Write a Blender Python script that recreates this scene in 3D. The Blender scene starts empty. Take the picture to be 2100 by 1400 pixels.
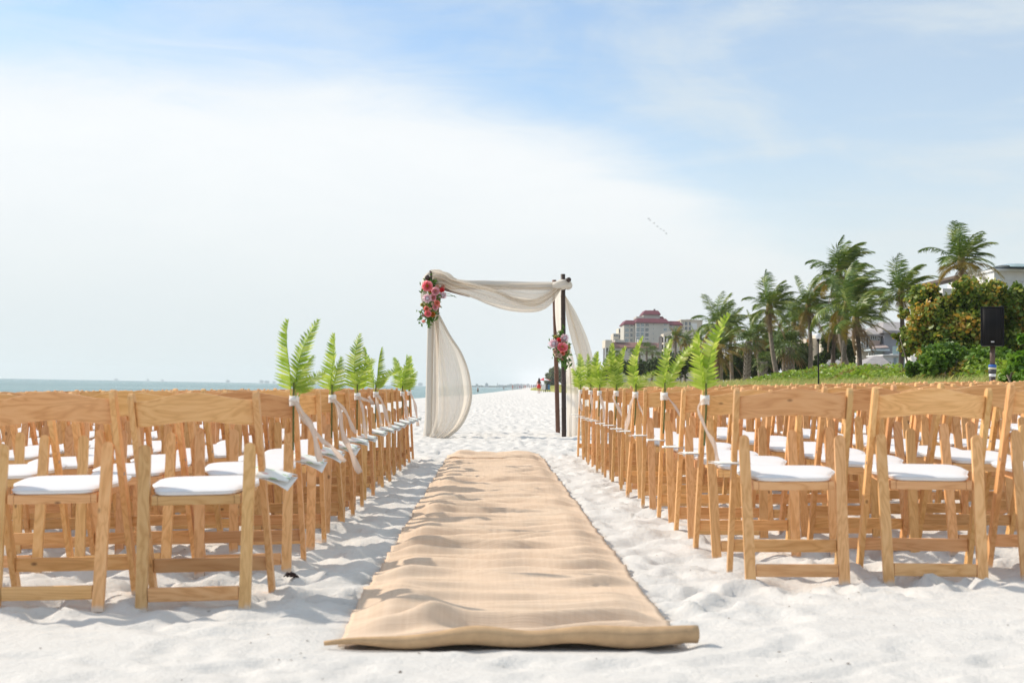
import bpy, bmesh, math, random
import numpy as np
from mathutils import Vector, Matrix, Euler

random.seed(7)
rng = np.random.default_rng(11)
PI = math.pi
scene = bpy.context.scene
col = scene.collection

# ------------------------------------------------------------------ camera
EYE = 0.80
F_PX = 2917.0                      # focal length in photograph pixels (50 mm on a 36 mm frame, 2100 px wide)
YAW = math.radians(0.884); PITCH = math.radians(1.84); ROLL = math.radians(1.02)
cam_d = bpy.data.cameras.new("camera"); cam = bpy.data.objects.new("camera", cam_d); col.objects.link(cam)
cam_d.sensor_width = 36.0; cam_d.lens = 50.0
cam_d.clip_start = 0.1; cam_d.clip_end = 60000.0
CAM_R = (Matrix.Rotation(-YAW, 3, 'Z') @ Matrix.Rotation(PI / 2 + PITCH, 3, 'X') @ Matrix.Rotation(ROLL, 3, 'Z'))
cam.matrix_world = Matrix.Translation((0, 0, EYE)) @ CAM_R.to_4x4()
cam_d.dof.use_dof = True; cam_d.dof.focus_distance = 22.0; cam_d.dof.aperture_fstop = 6.3
scene.camera = cam

def P(px, py, d):
    """World point that stands d metres down the beach and shows at photograph pixel (px, py)."""
    r = CAM_R @ Vector(((px - 1050) / F_PX, (700 - py) / F_PX, -1.0))
    s = d / r.y
    return Vector((r.x * s, d, EYE + r.z * s))

CAM_RI = CAM_R.transposed()
def to_px(p):
    c = CAM_RI @ (Vector(p) - Vector((0, 0, EYE)))
    return 1050 + F_PX * c.x / -c.z, 700 - F_PX * c.y / -c.z

# ------------------------------------------------------------------ world, sun, exposure
SUN_EL = math.radians(38); SUN_FWD = math.radians(22)     # the sun stands over the sea, a little ahead of the camera
to_sun = Vector((-math.cos(SUN_EL) * math.cos(SUN_FWD), math.cos(SUN_EL) * math.sin(SUN_FWD), math.sin(SUN_EL)))
world = bpy.data.worlds.new("World"); scene.world = world; world.use_nodes = True

class NB:
    """Small node-tree writer."""
    def __init__(s, tree):
        s.t = tree; tree.nodes.clear()
    def n(s, typ, **kw):
        nd = s.t.nodes.new(typ)
        for k, v in kw.items():
            if k.startswith('i_'):
                key = k[2:]
                nd.inputs[int(key) if key.isdigit() else key.replace('_', ' ')].default_value = v
            else:
                setattr(nd, k, v)
        return nd
    def l(s, a, b): s.t.links.new(a, b)
    def _in(s, sock, v):
        if hasattr(v, 'is_output') or isinstance(v, bpy.types.NodeSocket): s.l(v, sock)
        else: sock.default_value = v
    def m(s, op, a, b=0.0, c=0.0, clamp=False):
        nd = s.t.nodes.new('ShaderNodeMath'); nd.operation = op; nd.use_clamp = clamp
        s._in(nd.inputs[0], a); s._in(nd.inputs[1], b)
        if op in ('MULTIPLY_ADD',): s._in(nd.inputs[2], c)
        return nd.outputs[0]
    def ss(s, v, lo, hi, a=0.0, b=1.0):
        nd = s.t.nodes.new('ShaderNodeMapRange'); nd.interpolation_type = 'SMOOTHSTEP'
        s._in(nd.inputs['Value'], v); s._in(nd.inputs['From Min'], lo); s._in(nd.inputs['From Max'], hi)
        nd.inputs['To Min'].default_value = a; nd.inputs['To Max'].default_value = b
        return nd.outputs[0]
    def mix(s, f, a, b, mode='MIX'):
        nd = s.t.nodes.new('ShaderNodeMix'); nd.data_type = 'RGBA'; nd.blend_type = mode
        s._in(nd.inputs[0], f)
        for sock, v in ((nd.inputs[6], a), (nd.inputs[7], b)):
            if isinstance(v, tuple): sock.default_value = v if len(v) == 4 else (*v, 1)
            else: s._in(sock, v)
        return nd.outputs[2]
    def noise(s, vec, scale, detail=3, rough=.5, dist=0.0):
        nd = s.n('ShaderNodeTexNoise'); nd.inputs['Scale'].default_value = scale
        nd.inputs['Detail'].default_value = detail; nd.inputs['Roughness'].default_value = rough
        nd.inputs['Distortion'].default_value = dist
        if vec is not None: s.l(vec, nd.inputs['Vector'])
        return nd.outputs['Fac']
    def mapping(s, vec, loc=(0, 0, 0), rot=(0, 0, 0), scale=(1, 1, 1)):
        nd = s.n('ShaderNodeMapping'); nd.inputs['Location'].default_value = loc
        nd.inputs['Rotation'].default_value = rot; nd.inputs['Scale'].default_value = scale
        s.l(vec, nd.inputs['Vector']); return nd.outputs[0]
    def ramp(s, f, stops):
        nd = s.n('ShaderNodeValToRGB'); e = nd.color_ramp.elements
        while len(e) < len(stops): e.new(.5)
        for q, (p, c) in zip(e, stops):
            q.position = p; q.color = (*c, 1) if len(c) == 3 else c
        s._in(nd.inputs[0], f); return nd.outputs[0]

SKY_STRENGTH = 0.115
def build_world():
    b = NB(world.node_tree)
    sky = b.n('ShaderNodeTexSky', sky_type='NISHITA', sun_disc=False)
    sky.sun_elevation = SUN_EL; sky.sun_rotation = math.atan2(to_sun.x, to_sun.y)
    sky.air_density = 1.0; sky.dust_density = 0.6; sky.ozone_density = 2.0
    tc = b.n('ShaderNodeTexCoord'); g = tc.outputs['Generated']
    sep = b.n('ShaderNodeSeparateXYZ'); b.l(g, sep.inputs[0])
    x, y, z = sep.outputs
    zp = b.m('MAXIMUM', z, 0.0)
    # cloud sheets lie on a high plane: directions are projected onto it
    den = b.m('ADD', zp, 0.06)
    cx = b.m('DIVIDE', x, den); cy = b.m('DIVIDE', y, den)
    cmb = b.n('ShaderNodeCombineXYZ'); b.l(cx, cmb.inputs[0]); b.l(cy, cmb.inputs[1])
    pv = cmb.outputs[0]
    wisp = b.noise(b.mapping(pv, rot=(0, 0, math.radians(28)), scale=(.55, 1.5, 1)), 1.4, 7, .6, .5)
    soft = b.noise(b.mapping(g, scale=(3.0, 3.0, 9.0)), 1.1, 4, .5, .3)
    fine = b.noise(b.mapping(pv, rot=(0, 0, math.radians(20)), scale=(.8, 3.2, 1)), 2.6, 6, .65, .8)
    thin = b.noise(b.mapping(g, rot=(0, math.radians(24), 0), scale=(3.2, 3.2, 8.5)), 1.6, 6, .58, .6)
    feath = b.noise(b.mapping(g, rot=(0, math.radians(32), 0), scale=(5.0, 5.0, 26.0)), 1.5, 6, .62, .7)
    # bank of cirrostratus: its upper edge falls away to one side
    fall = b.m('POWER', b.m('MAXIMUM', b.m('ADD', x, 0.12), 0.0), 1.5)
    edge = b.m('SUBTRACT', 0.228, b.m('MULTIPLY', fall, 0.62))
    edge = b.m('MAXIMUM', edge, 0.075)
    e = b.m('SUBTRACT', edge, zp)
    e = b.m('ADD', e, b.m('MULTIPLY', b.m('SUBTRACT', feath, .5), 0.060))
    e = b.m('ADD', e, b.m('MULTIPLY', b.m('SUBTRACT', soft, .5), 0.05))
    bank = b.ss(e, -0.036, 0.052)
    vn = b.m('ADD', b.m('MULTIPLY', thin, .65), b.m('MULTIPLY', feath, .35))
    level = b.ss(x, -.10, .30, .0, .40)
    veil = b.m('ADD', level, b.ss(vn, .40, .68, .0, .48))
    veil = b.m('ADD', veil, b.ss(zp, .27, .65, .0, .34))          # extra veil overhead, out of view, added to lift the fill light
    hor = b.ss(b.m('ADD', zp, b.m('MULTIPLY', b.m('SUBTRACT', thin, .5), .06)), .025, .195, .96, .0)
    mask = b.m('MAXIMUM', b.m('MULTIPLY', bank, .96), b.m('MINIMUM', veil, .9))
    mask = b.m('SUBTRACT', 1.0, b.m('MULTIPLY', b.m('SUBTRACT', 1.0, mask), b.m('SUBTRACT', 1.0, hor)))
    skyc = b.mix(1.0, sky.outputs[0], (SKY_STRENGTH,) * 3, 'MULTIPLY')
    skyc = b.mix(1.0, skyc, (0.92, 0.97, 1.0), 'MULTIPLY')
    cloudc = b.mix(b.m('MULTIPLY', b.ss(zp, .0, .17), bank), (0.510, 0.553, 0.562), (0.645, 0.660, 0.664))
    cloudc = b.mix(b.ss(vn, .36, .64, 0.0, .20), cloudc, (.52, .56, .59))
    c = b.mix(mask, skyc, cloudc)
    bg = b.n('ShaderNodeBackground'); b.l(c, bg.inputs[0]); bg.inputs[1].default_value = 1.0
    out = b.n('ShaderNodeOutputWorld'); b.l(bg.outputs[0], out.inputs[0])
    world.cycles.sampling_method = 'MANUAL'; world.cycles.sample_map_resolution = 1024
build_world()

sun_d = bpy.data.lights.new("sun", 'SUN'); sun_d.energy = 2.75; sun_d.angle = math.radians(1.0); sun_d.color = (1.0, 0.90, 0.765)
sun = bpy.data.objects.new("sun", sun_d); col.objects.link(sun)
sun.rotation_euler = to_sun.to_track_quat('Z', 'Y').to_euler()
vs = scene.view_settings
vs.view_transform = 'Standard'; vs.look = 'None'; vs.exposure = 0.60; vs.gamma = 1.0; vs.use_curve_mapping = False
scene.display_settings.display_device = 'sRGB'
scene.cycles.use_denoising = True
scene.cycles.max_bounces = 8; scene.cycles.transparent_max_bounces = 12
scene.cycles.volume_bounces = 1

# ------------------------------------------------------------------ helpers
def tag(o, label=None, cat=None, group=None, kind=None):
    if label: o['label'] = label
    if cat: o['category'] = cat
    if group: o['group'] = group
    if kind: o['kind'] = kind
    return o
def empty(name, loc=(0, 0, 0), rz=0.0):
    o = bpy.data.objects.new(name, None); col.objects.link(o); o.location = loc; o.rotation_euler = (0, 0, rz)
    o.empty_display_size = .1
    return o
def link(name, me, parent=None):
    o = bpy.data.objects.new(name, me); col.objects.link(o)
    if parent is not None: o.parent = parent
    return o
def copy_tree(o, parent=None):
    c = o.copy(); col.objects.link(c)
    if parent is not None: c.parent = parent
    for ch in list(o.children): copy_tree(ch, c)
    return c
def mesh_np(name, V, F, mat=None, smooth=False):
    V = np.asarray(V, dtype=np.float32); F = np.asarray(F, dtype=np.int32); k = F.shape[1]
    me = bpy.data.meshes.new(name)
    me.vertices.add(len(V)); me.vertices.foreach_set('co', V.ravel())
    me.loops.add(F.size); me.loops.foreach_set('vertex_index', F.ravel())
    me.polygons.add(len(F)); me.polygons.foreach_set('loop_start', np.arange(0, F.size, k, dtype=np.int32))
    me.polygons.foreach_set('loop_total', np.full(len(F), k, dtype=np.int32))
    if smooth: me.polygons.foreach_set('use_smooth', np.ones(len(F), dtype=bool))
    me.update(calc_edges=True)
    if mat: me.materials.append(mat)
    return me
class MB:
    """Collects simple shapes into one mesh."""
    def __init__(s): s.v = []; s.f = []; s.mi = []
    def add(s, vs_, fs, mi=0):
        o = len(s.v); s.v += [tuple(v) for v in vs_]; s.f += [tuple(i + o for i in f) for f in fs]; s.mi += [mi] * len(fs)
    def box(s, x0, x1, y0, y1, z0, z1, mi=0):
        s.add([(x0, y0, z0), (x1, y0, z0), (x1, y1, z0), (x0, y1, z0), (x0, y0, z1), (x1, y0, z1), (x1, y1, z1), (x0, y1, z1)],
              [(3, 2, 1, 0), (4, 5, 6, 7), (0, 1, 5, 4), (1, 2, 6, 5), (2, 3, 7, 6), (3, 0, 4, 7)], mi)
    def loft(s, rings, cap=True, mi=0, closed=True):
        n = len(rings[0]); vs_ = [p for r in rings for p in r]; fs = []
        for i in range(len(rings) - 1):
            for j in range(n if closed else n - 1):
                k = (j + 1) % n
                fs.append((i * n + j, i * n + k, (i + 1) * n + k, (i + 1) * n + j))
        if cap and closed:
            fs.append(tuple(range(n - 1, -1, -1))); o = (len(rings) - 1) * n; fs.append(tuple(range(o, o + n)))
        s.add(vs_, fs, mi)
    def tube(s, pts, rad, n=8, cap=True, mi=0):
        pts = [Vector(p) for p in pts]; rings = []
        rads = rad if isinstance(rad, (list, tuple)) else [rad] * len(pts)
        up = None
        for i, p in enumerate(pts):
            t = (pts[min(i + 1, len(pts) - 1)] - pts[max(i - 1, 0)]).normalized()
            if up is None: up = t.orthogonal().normalized()
            up = (up - t * up.dot(t)).normalized(); sd = t.cross(up)
            rings.append([p + (up * math.cos(2 * PI * j / n) + sd * math.sin(2 * PI * j / n)) * rads[i] for j in range(n)])
        s.loft(rings, cap, mi)
    def lathe(s, prof, n=16, c=(0, 0, 0), mi=0):
        s.loft([[(c[0] + r * math.cos(2 * PI * j / n), c[1] + r * math.sin(2 * PI * j / n), c[2] + z) for j in range(n)] for r, z in prof], True, mi)
    def mesh(s, name, mats, smooth=False, bevel=0.0):
        me = bpy.data.meshes.new(name); me.from_pydata([tuple(v) for v in s.v], [], s.f)
        for m_ in (mats if isinstance(mats, (list, tuple)) else [mats]): me.materials.append(m_)
        me.polygons.foreach_set('material_index', s.mi)
        bm = bmesh.new(); bm.from_mesh(me); bmesh.ops.recalc_face_normals(bm, faces=bm.faces)
        if bevel > 0:
            ed = [e for e in bm.edges if len(e.link_faces) == 2 and e.calc_face_angle(0) > .6]
            bmesh.ops.bevel(bm, geom=ed, offset=bevel, segments=2, profile=.6, affect='EDGES', clamp_overlap=True)
        bm.to_mesh(me); bm.free()
        if smooth: me.polygons.foreach_set('use_smooth', [True] * len(me.polygons))
        me.update(); return me
    def build(s, name, mats, parent=None, smooth=False, bevel=0.0):
        return link(name, s.mesh(name, mats, smooth, bevel), parent)

_perm = np.random.default_rng(5).permutation(1024)
_ga = np.random.default_rng(6).uniform(0, 2 * PI, 1024)
def pnoise(x, y, seed=0):
    """2-D gradient noise, about -0.7 .. 0.7."""
    x = np.asarray(x, float); y = np.asarray(y, float)
    xi = np.floor(x).astype(np.int64); yi = np.floor(y).astype(np.int64); fx = x - xi; fy = y - yi
    u = fx * fx * fx * (fx * (fx * 6 - 15) + 10); v = fy * fy * fy * (fy * (fy * 6 - 15) + 10)
    def gr(ix, iy, dx, dy):
        a = _ga[_perm[(_perm[(ix + seed * 57) & 1023] + iy + seed * 131) & 1023]]
        return np.cos(a) * dx + np.sin(a) * dy
    n00 = gr(xi, yi, fx, fy); n10 = gr(xi + 1, yi, fx - 1, fy); n01 = gr(xi, yi + 1, fx, fy - 1); n11 = gr(xi + 1, yi + 1, fx - 1, fy - 1)
    return (n00 * (1 - u) + n10 * u) * (1 - v) + (n01 * (1 - u) + n11 * u) * v
def sstep(v, a, b):
    t = np.clip((np.asarray(v, float) - a) / (b - a), 0, 1); return t * t * (3 - 2 * t)

# ------------------------------------------------------------------ materials
def new_mat(name):
    m = bpy.data.materials.new(name); m.use_nodes = True; return m, NB(m.node_tree)
def finish(b, shader, disp=None):
    o = b.n('ShaderNodeOutputMaterial'); b.l(shader, o.inputs[0])
def pbsdf(b, color, rough=.6, bump=None, spec=.5, **kw):
    p = b.n('ShaderNodeBsdfPrincipled')
    if isinstance(color, tuple): p.inputs['Base Color'].default_value = (*color, 1)
    else: b.l(color, p.inputs['Base Color'])
    b._in(p.inputs['Roughness'], rough); p.inputs['Specular IOR Level'].default_value = spec
    for k, v in kw.items(): p.inputs[k].default_value = v
    if bump is not None:
        h, st, di = bump
        bn = b.n('ShaderNodeBump'); bn.inputs['Strength'].default_value = st; bn.inputs['Distance'].default_value = di
        b.l(h, bn.inputs['Height']); b.l(bn.outputs[0], p.inputs['Normal'])
    return p.outputs[0]
def plain(name, c, rough=.6, var=.10, scale=6.0, bump=.0, spec=.4, metallic=0.0):
    m, b = new_mat(name)
    tc = b.n('ShaderNodeTexCoord'); nz = b.noise(tc.outputs['Object'], scale, 4, .6)
    c2 = tuple(max(0, q * (1 - var * 2)) for q in c); c3 = tuple(min(1, q * (1 + var)) for q in c)
    cc = b.ramp(nz, [(.3, c2), (.7, c3)])
    finish(b, pbsdf(b, cc, rough, (nz, bump, .01) if bump else None, spec, Metallic=metallic)); return m
def wood(name, axis):
    m, b = new_mat(name)
    tc = b.n('ShaderNodeTexCoord'); oi = b.n('ShaderNodeObjectInfo')
    rnd = oi.outputs['Random']
    off = b.n('ShaderNodeCombineXYZ'); b.l(b.m('MULTIPLY', rnd, 37.0), off.inputs[0]); b.l(b.m('MULTIPLY', rnd, 91.0), off.inputs[1]); b.l(b.m('MULTIPLY', rnd, 53.0), off.inputs[2])
    add = b.n('ShaderNodeVectorMath', operation='ADD'); b.l(tc.outputs['Object'], add.inputs[0]); b.l(off.outputs[0], add.inputs[1])
    sc = (1.6, 14, 14) if axis == 'x' else (14, 14, 1.6)
    v = b.mapping(add.outputs[0], scale=sc)
    n1 = b.noise(v, 1.0, 3, .5, .6)
    rings = b.m('FRACT', b.m('MULTIPLY', n1, 9.0))
    rings = b.m('ABSOLUTE', b.m('SUBTRACT', rings, .5))
    fine = b.noise(b.mapping(v, scale=(3, 3, 3)), 6.0, 3, .6)
    big = b.noise(add.outputs[0], 3.0, 2, .5)
    c1 = b.ramp(rings, [(.0, (.64, .33, .115)), (.22, (.765, .425, .168)), (.5, (.82, .485, .212))])
    c1 = b.mix(b.m('MULTIPLY', fine, .22), c1, (.57, .285, .095))
    c1 = b.mix(b.m('MULTIPLY', b.ss(big, .4, .8), .3), c1, (.79, .48, .23))
    # each piece its own shade
    wn = b.n('ShaderNodeTexWhiteNoise', noise_dimensions='1D'); b.l(rnd, wn.inputs['W'])
    hsv = b.n('ShaderNodeHueSaturation'); b.l(c1, hsv.inputs['Color'])
    b.l(b.m('MULTIPLY_ADD', wn.outputs['Value'], .26, .86), hsv.inputs['Value'])
    b.l(b.m('MULTIPLY_ADD', rnd, .016, .490), hsv.inputs['Hue'])
    # dark knots here and there
    vo = b.n('ShaderNodeTexVoronoi', feature='F1'); vo.inputs['Scale'].default_value = 1.0
    b.l(b.mapping(add.outputs[0], scale=(5, 9, 9) if axis == 'x' else (9, 9, 5)), vo.inputs['Vector'])
    kn = b.ss(vo.outputs['Distance'], .03, .09, .8, 0.0)
    c2 = b.mix(kn, hsv.outputs[0], (.16, .065, .022))
    c2 = b.mix(1.0, c2, oi.outputs['Color'], 'MULTIPLY')
    sz = b.n('ShaderNodeSeparateXYZ'); b.l(tc.outputs['Object'], sz.inputs[0])
    dust = b.ss(b.m('SUBTRACT', sz.outputs[2], b.m('MULTIPLY', b.noise(add.outputs[0], 40.0, 3, .6), .04)), -.03, -.004, .7, 0.0)
    c2 = b.mix(dust, c2, (.62, .59, .55))          # dry sand stuck to the feet
    finish(b, pbsdf(b, c2, b.m('MULTIPLY_ADD', fine, .2, .36), (fine, .12, .003), .4)); return m
W_X = wood("pale lacquered wood along", 'x'); W_Z = wood("pale lacquered wood upright", 'z')

def leafmat(name, stops, trans=.35, rough=.45, nscale=1.2, spec=.35, tm=(1.25, 1.25, .75)):
    """Leaf colour varies leaf by leaf and in clumps."""
    m, b = new_mat(name)
    ge = b.n('ShaderNodeNewGeometry'); tc = b.n('ShaderNodeTexCoord')
    nz = b.noise(tc.outputs['Object'], nscale, 2, .5)
    f = b.m('ADD', b.m('MULTIPLY', ge.outputs['Random Per Island'], .55), b.m('MULTIPLY', b.ss(nz, .3, .7), .45))
    c = b.ramp(f, stops)
    p = pbsdf(b, c, rough, None, spec)
    t = b.n('ShaderNodeBsdfTranslucent'); b.l(b.mix(1.0, c, tm, 'MULTIPLY'), t.inputs[0])
    mx = b.n('ShaderNodeMixShader'); mx.inputs[0].default_value = trans; b.l(p, mx.inputs[1]); b.l(t.outputs[0], mx.inputs[2])
    finish(b, mx.outputs[0]); return m
def cloth(name, c, trans=.35, clear=.0, rough=.85, weave=260.0):
    m, b = new_mat(name)
    tc = b.n('ShaderNodeTexCoord')
    nz = b.noise(tc.outputs['Object'], weave, 2, .6); bg = b.noise(tc.outputs['Object'], 3.0, 3, .5)
    cc = b.mix(b.m('MULTIPLY', bg, .35), c, tuple(q * .86 for q in c))
    p = pbsdf(b, cc, rough, (nz, .15, .002), .15)
    t = b.n('ShaderNodeBsdfTranslucent'); b.l(cc, t.inputs[0])
    mx = b.n('ShaderNodeMixShader'); mx.inputs[0].default_value = trans; b.l(p, mx.inputs[1]); b.l(t.outputs[0], mx.inputs[2])
    res = mx.outputs[0]
    if clear > 0:
        tr = b.n('ShaderNodeBsdfTransparent'); m2 = b.n('ShaderNodeMixShader'); m2.inputs[0].default_value = clear
        b.l(res, m2.inputs[1]); b.l(tr.outputs[0], m2.inputs[2]); res = m2.outputs[0]
    finish(b, res); return m

def sand_mat():
    m, b = new_mat("white quartz sand")
    tc = b.n('ShaderNodeTexCoord'); o = tc.outputs['Object']
    big = b.noise(o, .6, 4, .55); mid = b.noise(o, 9.0, 4, .6); fine = b.noise(o, 260.0, 3, .65); lump = b.noise(o, 34.0, 4, .6)
    c = b.ramp(b.m('ADD', b.m('MULTIPLY', big, .5), b.m('MULTIPLY', mid, .5)), [(.3, (.63, .605, .572)), (.7, (.705, .685, .652))])
    vo = b.n('ShaderNodeTexVoronoi'); vo.inputs['Scale'].default_value = 7.0; b.l(o, vo.inputs['Vector'])
    sp = b.m('MULTIPLY', b.ss(vo.outputs['Distance'], .03, .07, 1.0, 0.0), b.ss(b.noise(o, 2.2, 2), .52, .6))
    c = b.mix(b.m('MULTIPLY', sp, .55), c, (.22, .18, .14))       # bits of shell and weed
    h = b.m('ADD', b.m('MULTIPLY', lump, .75), b.m('MULTIPLY', fine, .25))
    finish(b, pbsdf(b, c, .95, (h, .6, .016), .1)); return m
SAND = sand_mat()

def water_mat():
    m, b = new_mat("gulf water")
    tc = b.n('ShaderNodeTexCoord'); o = tc.outputs['Object']
    w1 = b.noise(b.mapping(o, scale=(.10, .32, 1)), 1.0, 6, .62); w2 = b.noise(b.mapping(o, scale=(.02, .05, 1)), 1.0, 5, .6)
    w3 = b.noise(b.mapping(o, scale=(.9, 2.2, 1)), 1.0, 3, .6)
    h = b.m('ADD', b.m('ADD', b.m('MULTIPLY', w1, 1.0), b.m('MULTIPLY', w2, 2.6)), b.m('MULTIPLY', w3, .08))
    c = b.ramp(b.m('ADD', b.m('MULTIPLY', w2, .6), b.m('MULTIPLY', w1, .4)), [(.40, (.06, .17, .16)), (.60, (.19, .32, .29))])
    foam = b.ss(w1, .70, .78)
    c = b.mix(b.m('MULTIPLY', foam, .6), c, (.8, .85, .85))
    finish(b, pbsdf(b, c, .22, (h, .9, 1.0), .5, IOR=1.33)); return m
WATER = water_mat()

def burlap_mat():
    m, b = new_mat("burlap")
    tc = b.n('ShaderNodeTexCoord'); o = tc.outputs['Object']
    wx = b.n('ShaderNodeTexWave', bands_direction='X'); wx.inputs['Scale'].default_value = 55; wx.inputs['Distortion'].default_value = 1.5; wx.inputs['Detail'].default_value = 2
    wy = b.n('ShaderNodeTexWave', bands_direction='Y'); wy.inputs['Scale'].default_value = 55; wy.inputs['Distortion'].default_value = 1.5; wy.inputs['Detail'].default_value = 2
    b.l(o, wx.inputs[0]); b.l(o, wy.inputs[0])
    wv = b.m('MULTIPLY', wx.outputs['Fac'], wy.outputs['Fac'])
    sl = b.noise(b.mapping(o, scale=(2, 60, 2)), 1.0, 3, .6); sl2 = b.noise(b.mapping(o, scale=(60, 2, 2)), 1.0, 3, .6)
    big = b.noise(o, 1.6, 4, .6)
    c = b.ramp(b.m('ADD', b.m('MULTIPLY', sl, .5), b.m('MULTIPLY', sl2, .5)), [(.32, (.65, .485, .35)), (.68, (.77, .60, .455))])
    c = b.mix(b.m('MULTIPLY', wv, .35), c, (.74, .57, .40))
    dust = b.ss(big, .52, .72)
    c = b.mix(b.m('MULTIPLY', dust, .30), c, (.70, .60, .48))
    finish(b, pbsdf(b, c, .95, (wv, .35, .003), .1)); return m
BURLAP = burlap_mat()
BURLAP_ROLL = plain("brown burlap roll", (.56, .375, .215), .95, .10, 14, .4, spec=.1)  # browner, darker tone than the sheet, given to the rolled end
VINYL = plain("white vinyl", (.82, .83, .85), .42, .02, 3.0, spec=.35)
METAL = plain("steel", (.35, .35, .36), .35, .05, metallic=.9)
BLACK = plain("black plastic", (.010, .010, .011), .6, .1, spec=.15)
IVORY = cloth("ivory voile", (.87, .785, .67), .46, .20)
IVORY2 = cloth("ivory voile doubled", (.83, .775, .69), .32, .0)
BLUSH = cloth("blush satin ribbon", (.90, .79, .70), .5, .18, .5, 40)
WHITE_RIB = cloth("white ribbon", (.86, .83, .79), .15, .0, .5, 40)

# ------------------------------------------------------------------ terrain
SEA_Z = -0.50
def shore(y): return np.interp(y, [-50, 30, 60, 146, 206, 263, 358, 558, 1200, 2600, 6000], [-14, -14, -12, -7.3, -3.6, -1.5, 1.5, 7.1, 28, 62, 130])
def dune_x(y): return np.maximum(8.0, shore(y) + 9.0)
KX = [-60, -40, -20, -14, -8, -4.2, -1.1, 1, 3.7, 6, 8, 9.5, 12, 16, 20, 30, 80]
KZ = [-1.8, -1.6, -.85, -.5, -.24, -.09, -.01, .03, .13, .20, .27, .40, .62, 1.0, 1.3, 1.6, 2.0]
def canon_x(x, y):
    s = shore(y); d = dune_x(y)
    return np.where(x < s, x - s - 14, np.where(x > d, x - d + 8, -14 + (x - s) * 22.0 / np.maximum(d - s, .1)))
def base_h(x, y):
    x = np.asarray(x, float); y = np.asarray(y, float)
    c = canon_x(x, y); z = np.interp(c, KX, KZ)
    k = 1 + .22 * np.clip((y - 30) / 120, 0, 1)
    return np.where(c > 8, .27 + (z - .27) * k, z)
def gz(x, y): return float(base_h(x, y))

RUN_X0, RUN_X1, RUN_Y0, RUN_Y1 = -.455, .60, 4.36, 16.35       # burlap runner
def runner_mask(x, y, soft=.10):
    return sstep(x, RUN_X0 - soft, RUN_X0 + soft) * (1 - sstep(x, RUN_X1 - soft, RUN_X1 + soft)) * sstep(y, RUN_Y0 - .15, RUN_Y0 + .1) * (1 - sstep(y, RUN_Y1 - .15, RUN_Y1 + .1))
DENTS = []
_r = np.random.default_rng(21)
for _ in range(5200):
    y = 3.6 + 46 * _r.random() ** 1.8; x = _r.uniform(-7, 8)
    DENTS.append((x, y, _r.uniform(0, PI), _r.uniform(.09, .16), _r.uniform(.045, .075), _r.uniform(.012, .034)))
def bumps(x, y):
    """Trampled sand: hollows, crests and ripples, calmer in the open foreground."""
    n1 = pnoise(x * 3.6, y * 3.2, 1); n2 = pnoise(x * 7.6 + 3, y * 7.0, 2); n3 = pnoise(x * 16, y * 15, 3); n0 = pnoise(x * .9, y * .8, 4)
    rid = .5 - np.abs(pnoise(x * 4.6 + 9, y * 5.4, 5)) * 1.6
    h = .036 * n1 + .030 * n2 + .011 * n3 + .036 * rid + .02 * n0 - .014
    n5 = pnoise(x * 1.3, y * 1.6, 7); n6 = pnoise(x * 4.0, y * 5.0, 8)
    calm = .013 * n5 + .006 * n6 + .002 * n3 + .007 * np.abs(pnoise(x * .8 + y * .35, y * 2.2, 12))
    w = sstep(y - .5 * pnoise(x * 1.1, y * 1.1, 15) - .95 * sstep(x, .8, 1.6) - .25 * (1 - sstep(x, -1.4, -.9)), 4.25, 5.3)
    h = calm * (1 - w) + h * w
    far = sstep(y, 22, 60)
    h = h * (1 - .35 * far) + far * .05 * pnoise(x * .5, y * .35, 9) + far * .03 * pnoise(x * 1.4, y * .9, 10)
    wet = sstep(canon_x(x, y), -13.5, -8)
    h = h * wet * (1 - .5 * sstep(y, 200, 600))
    m = runner_mask(x, y)
    return h * (1 - m) + m * (h * .25 - .02)

def axis_from(step_f, a, b):
    out = [a]
    while out[-1] < b: out.append(out[-1] + step_f(out[-1]))
    return out
xa = axis_from(lambda v: .03 if v < 5.2 else max(.03, .035 * (v - 4.3)), 0.0, 9000)
xb = axis_from(lambda v: .03 if v < 4.6 else max(.03, .040 * (v - 3.8)), 0.0, 9000)
XS = np.array([-v for v in xb[:0:-1]] + xa)
YS = np.array([-9000, -3000, -900, -300, -90, -30, -10, -4, -1, 1, 2.0] + axis_from(lambda v: max(.024, .0058 * v) if v < 45 else .020 * v, 2.3, 9000))
GX, GY = np.meshgrid(XS, YS)
GZ = base_h(GX, GY) + np.where((GY > 2) & (GY < 900), bumps(GX, GY), 0)
for (dx, dy, a, l, w, dp) in DENTS:
    i0, i1 = np.searchsorted(YS, [dy - .3, dy + .3]); j0, j1 = np.searchsorted(XS, [dx - .3, dx + .3])
    if i1 <= i0 or j1 <= j0: continue
    sx = GX[i0:i1, j0:j1] - dx; sy = GY[i0:i1, j0:j1] - dy
    u = (sx * math.cos(a) + sy * math.sin(a)) / l; v = (-sx * math.sin(a) + sy * math.cos(a)) / w
    r = np.sqrt(u * u + v * v)
    k = (1 - runner_mask(GX[i0:i1, j0:j1], GY[i0:i1, j0:j1])) * (1 if dy > 4.9 + .4 * (dx > 1) else .25)
    GZ[i0:i1, j0:j1] += k * (-dp * (1 - sstep(r, .55, 1.1)) + dp * .45 * np.exp(-((r - 1.25) / .28) ** 2))
_r2 = np.random.default_rng(5)
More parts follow.
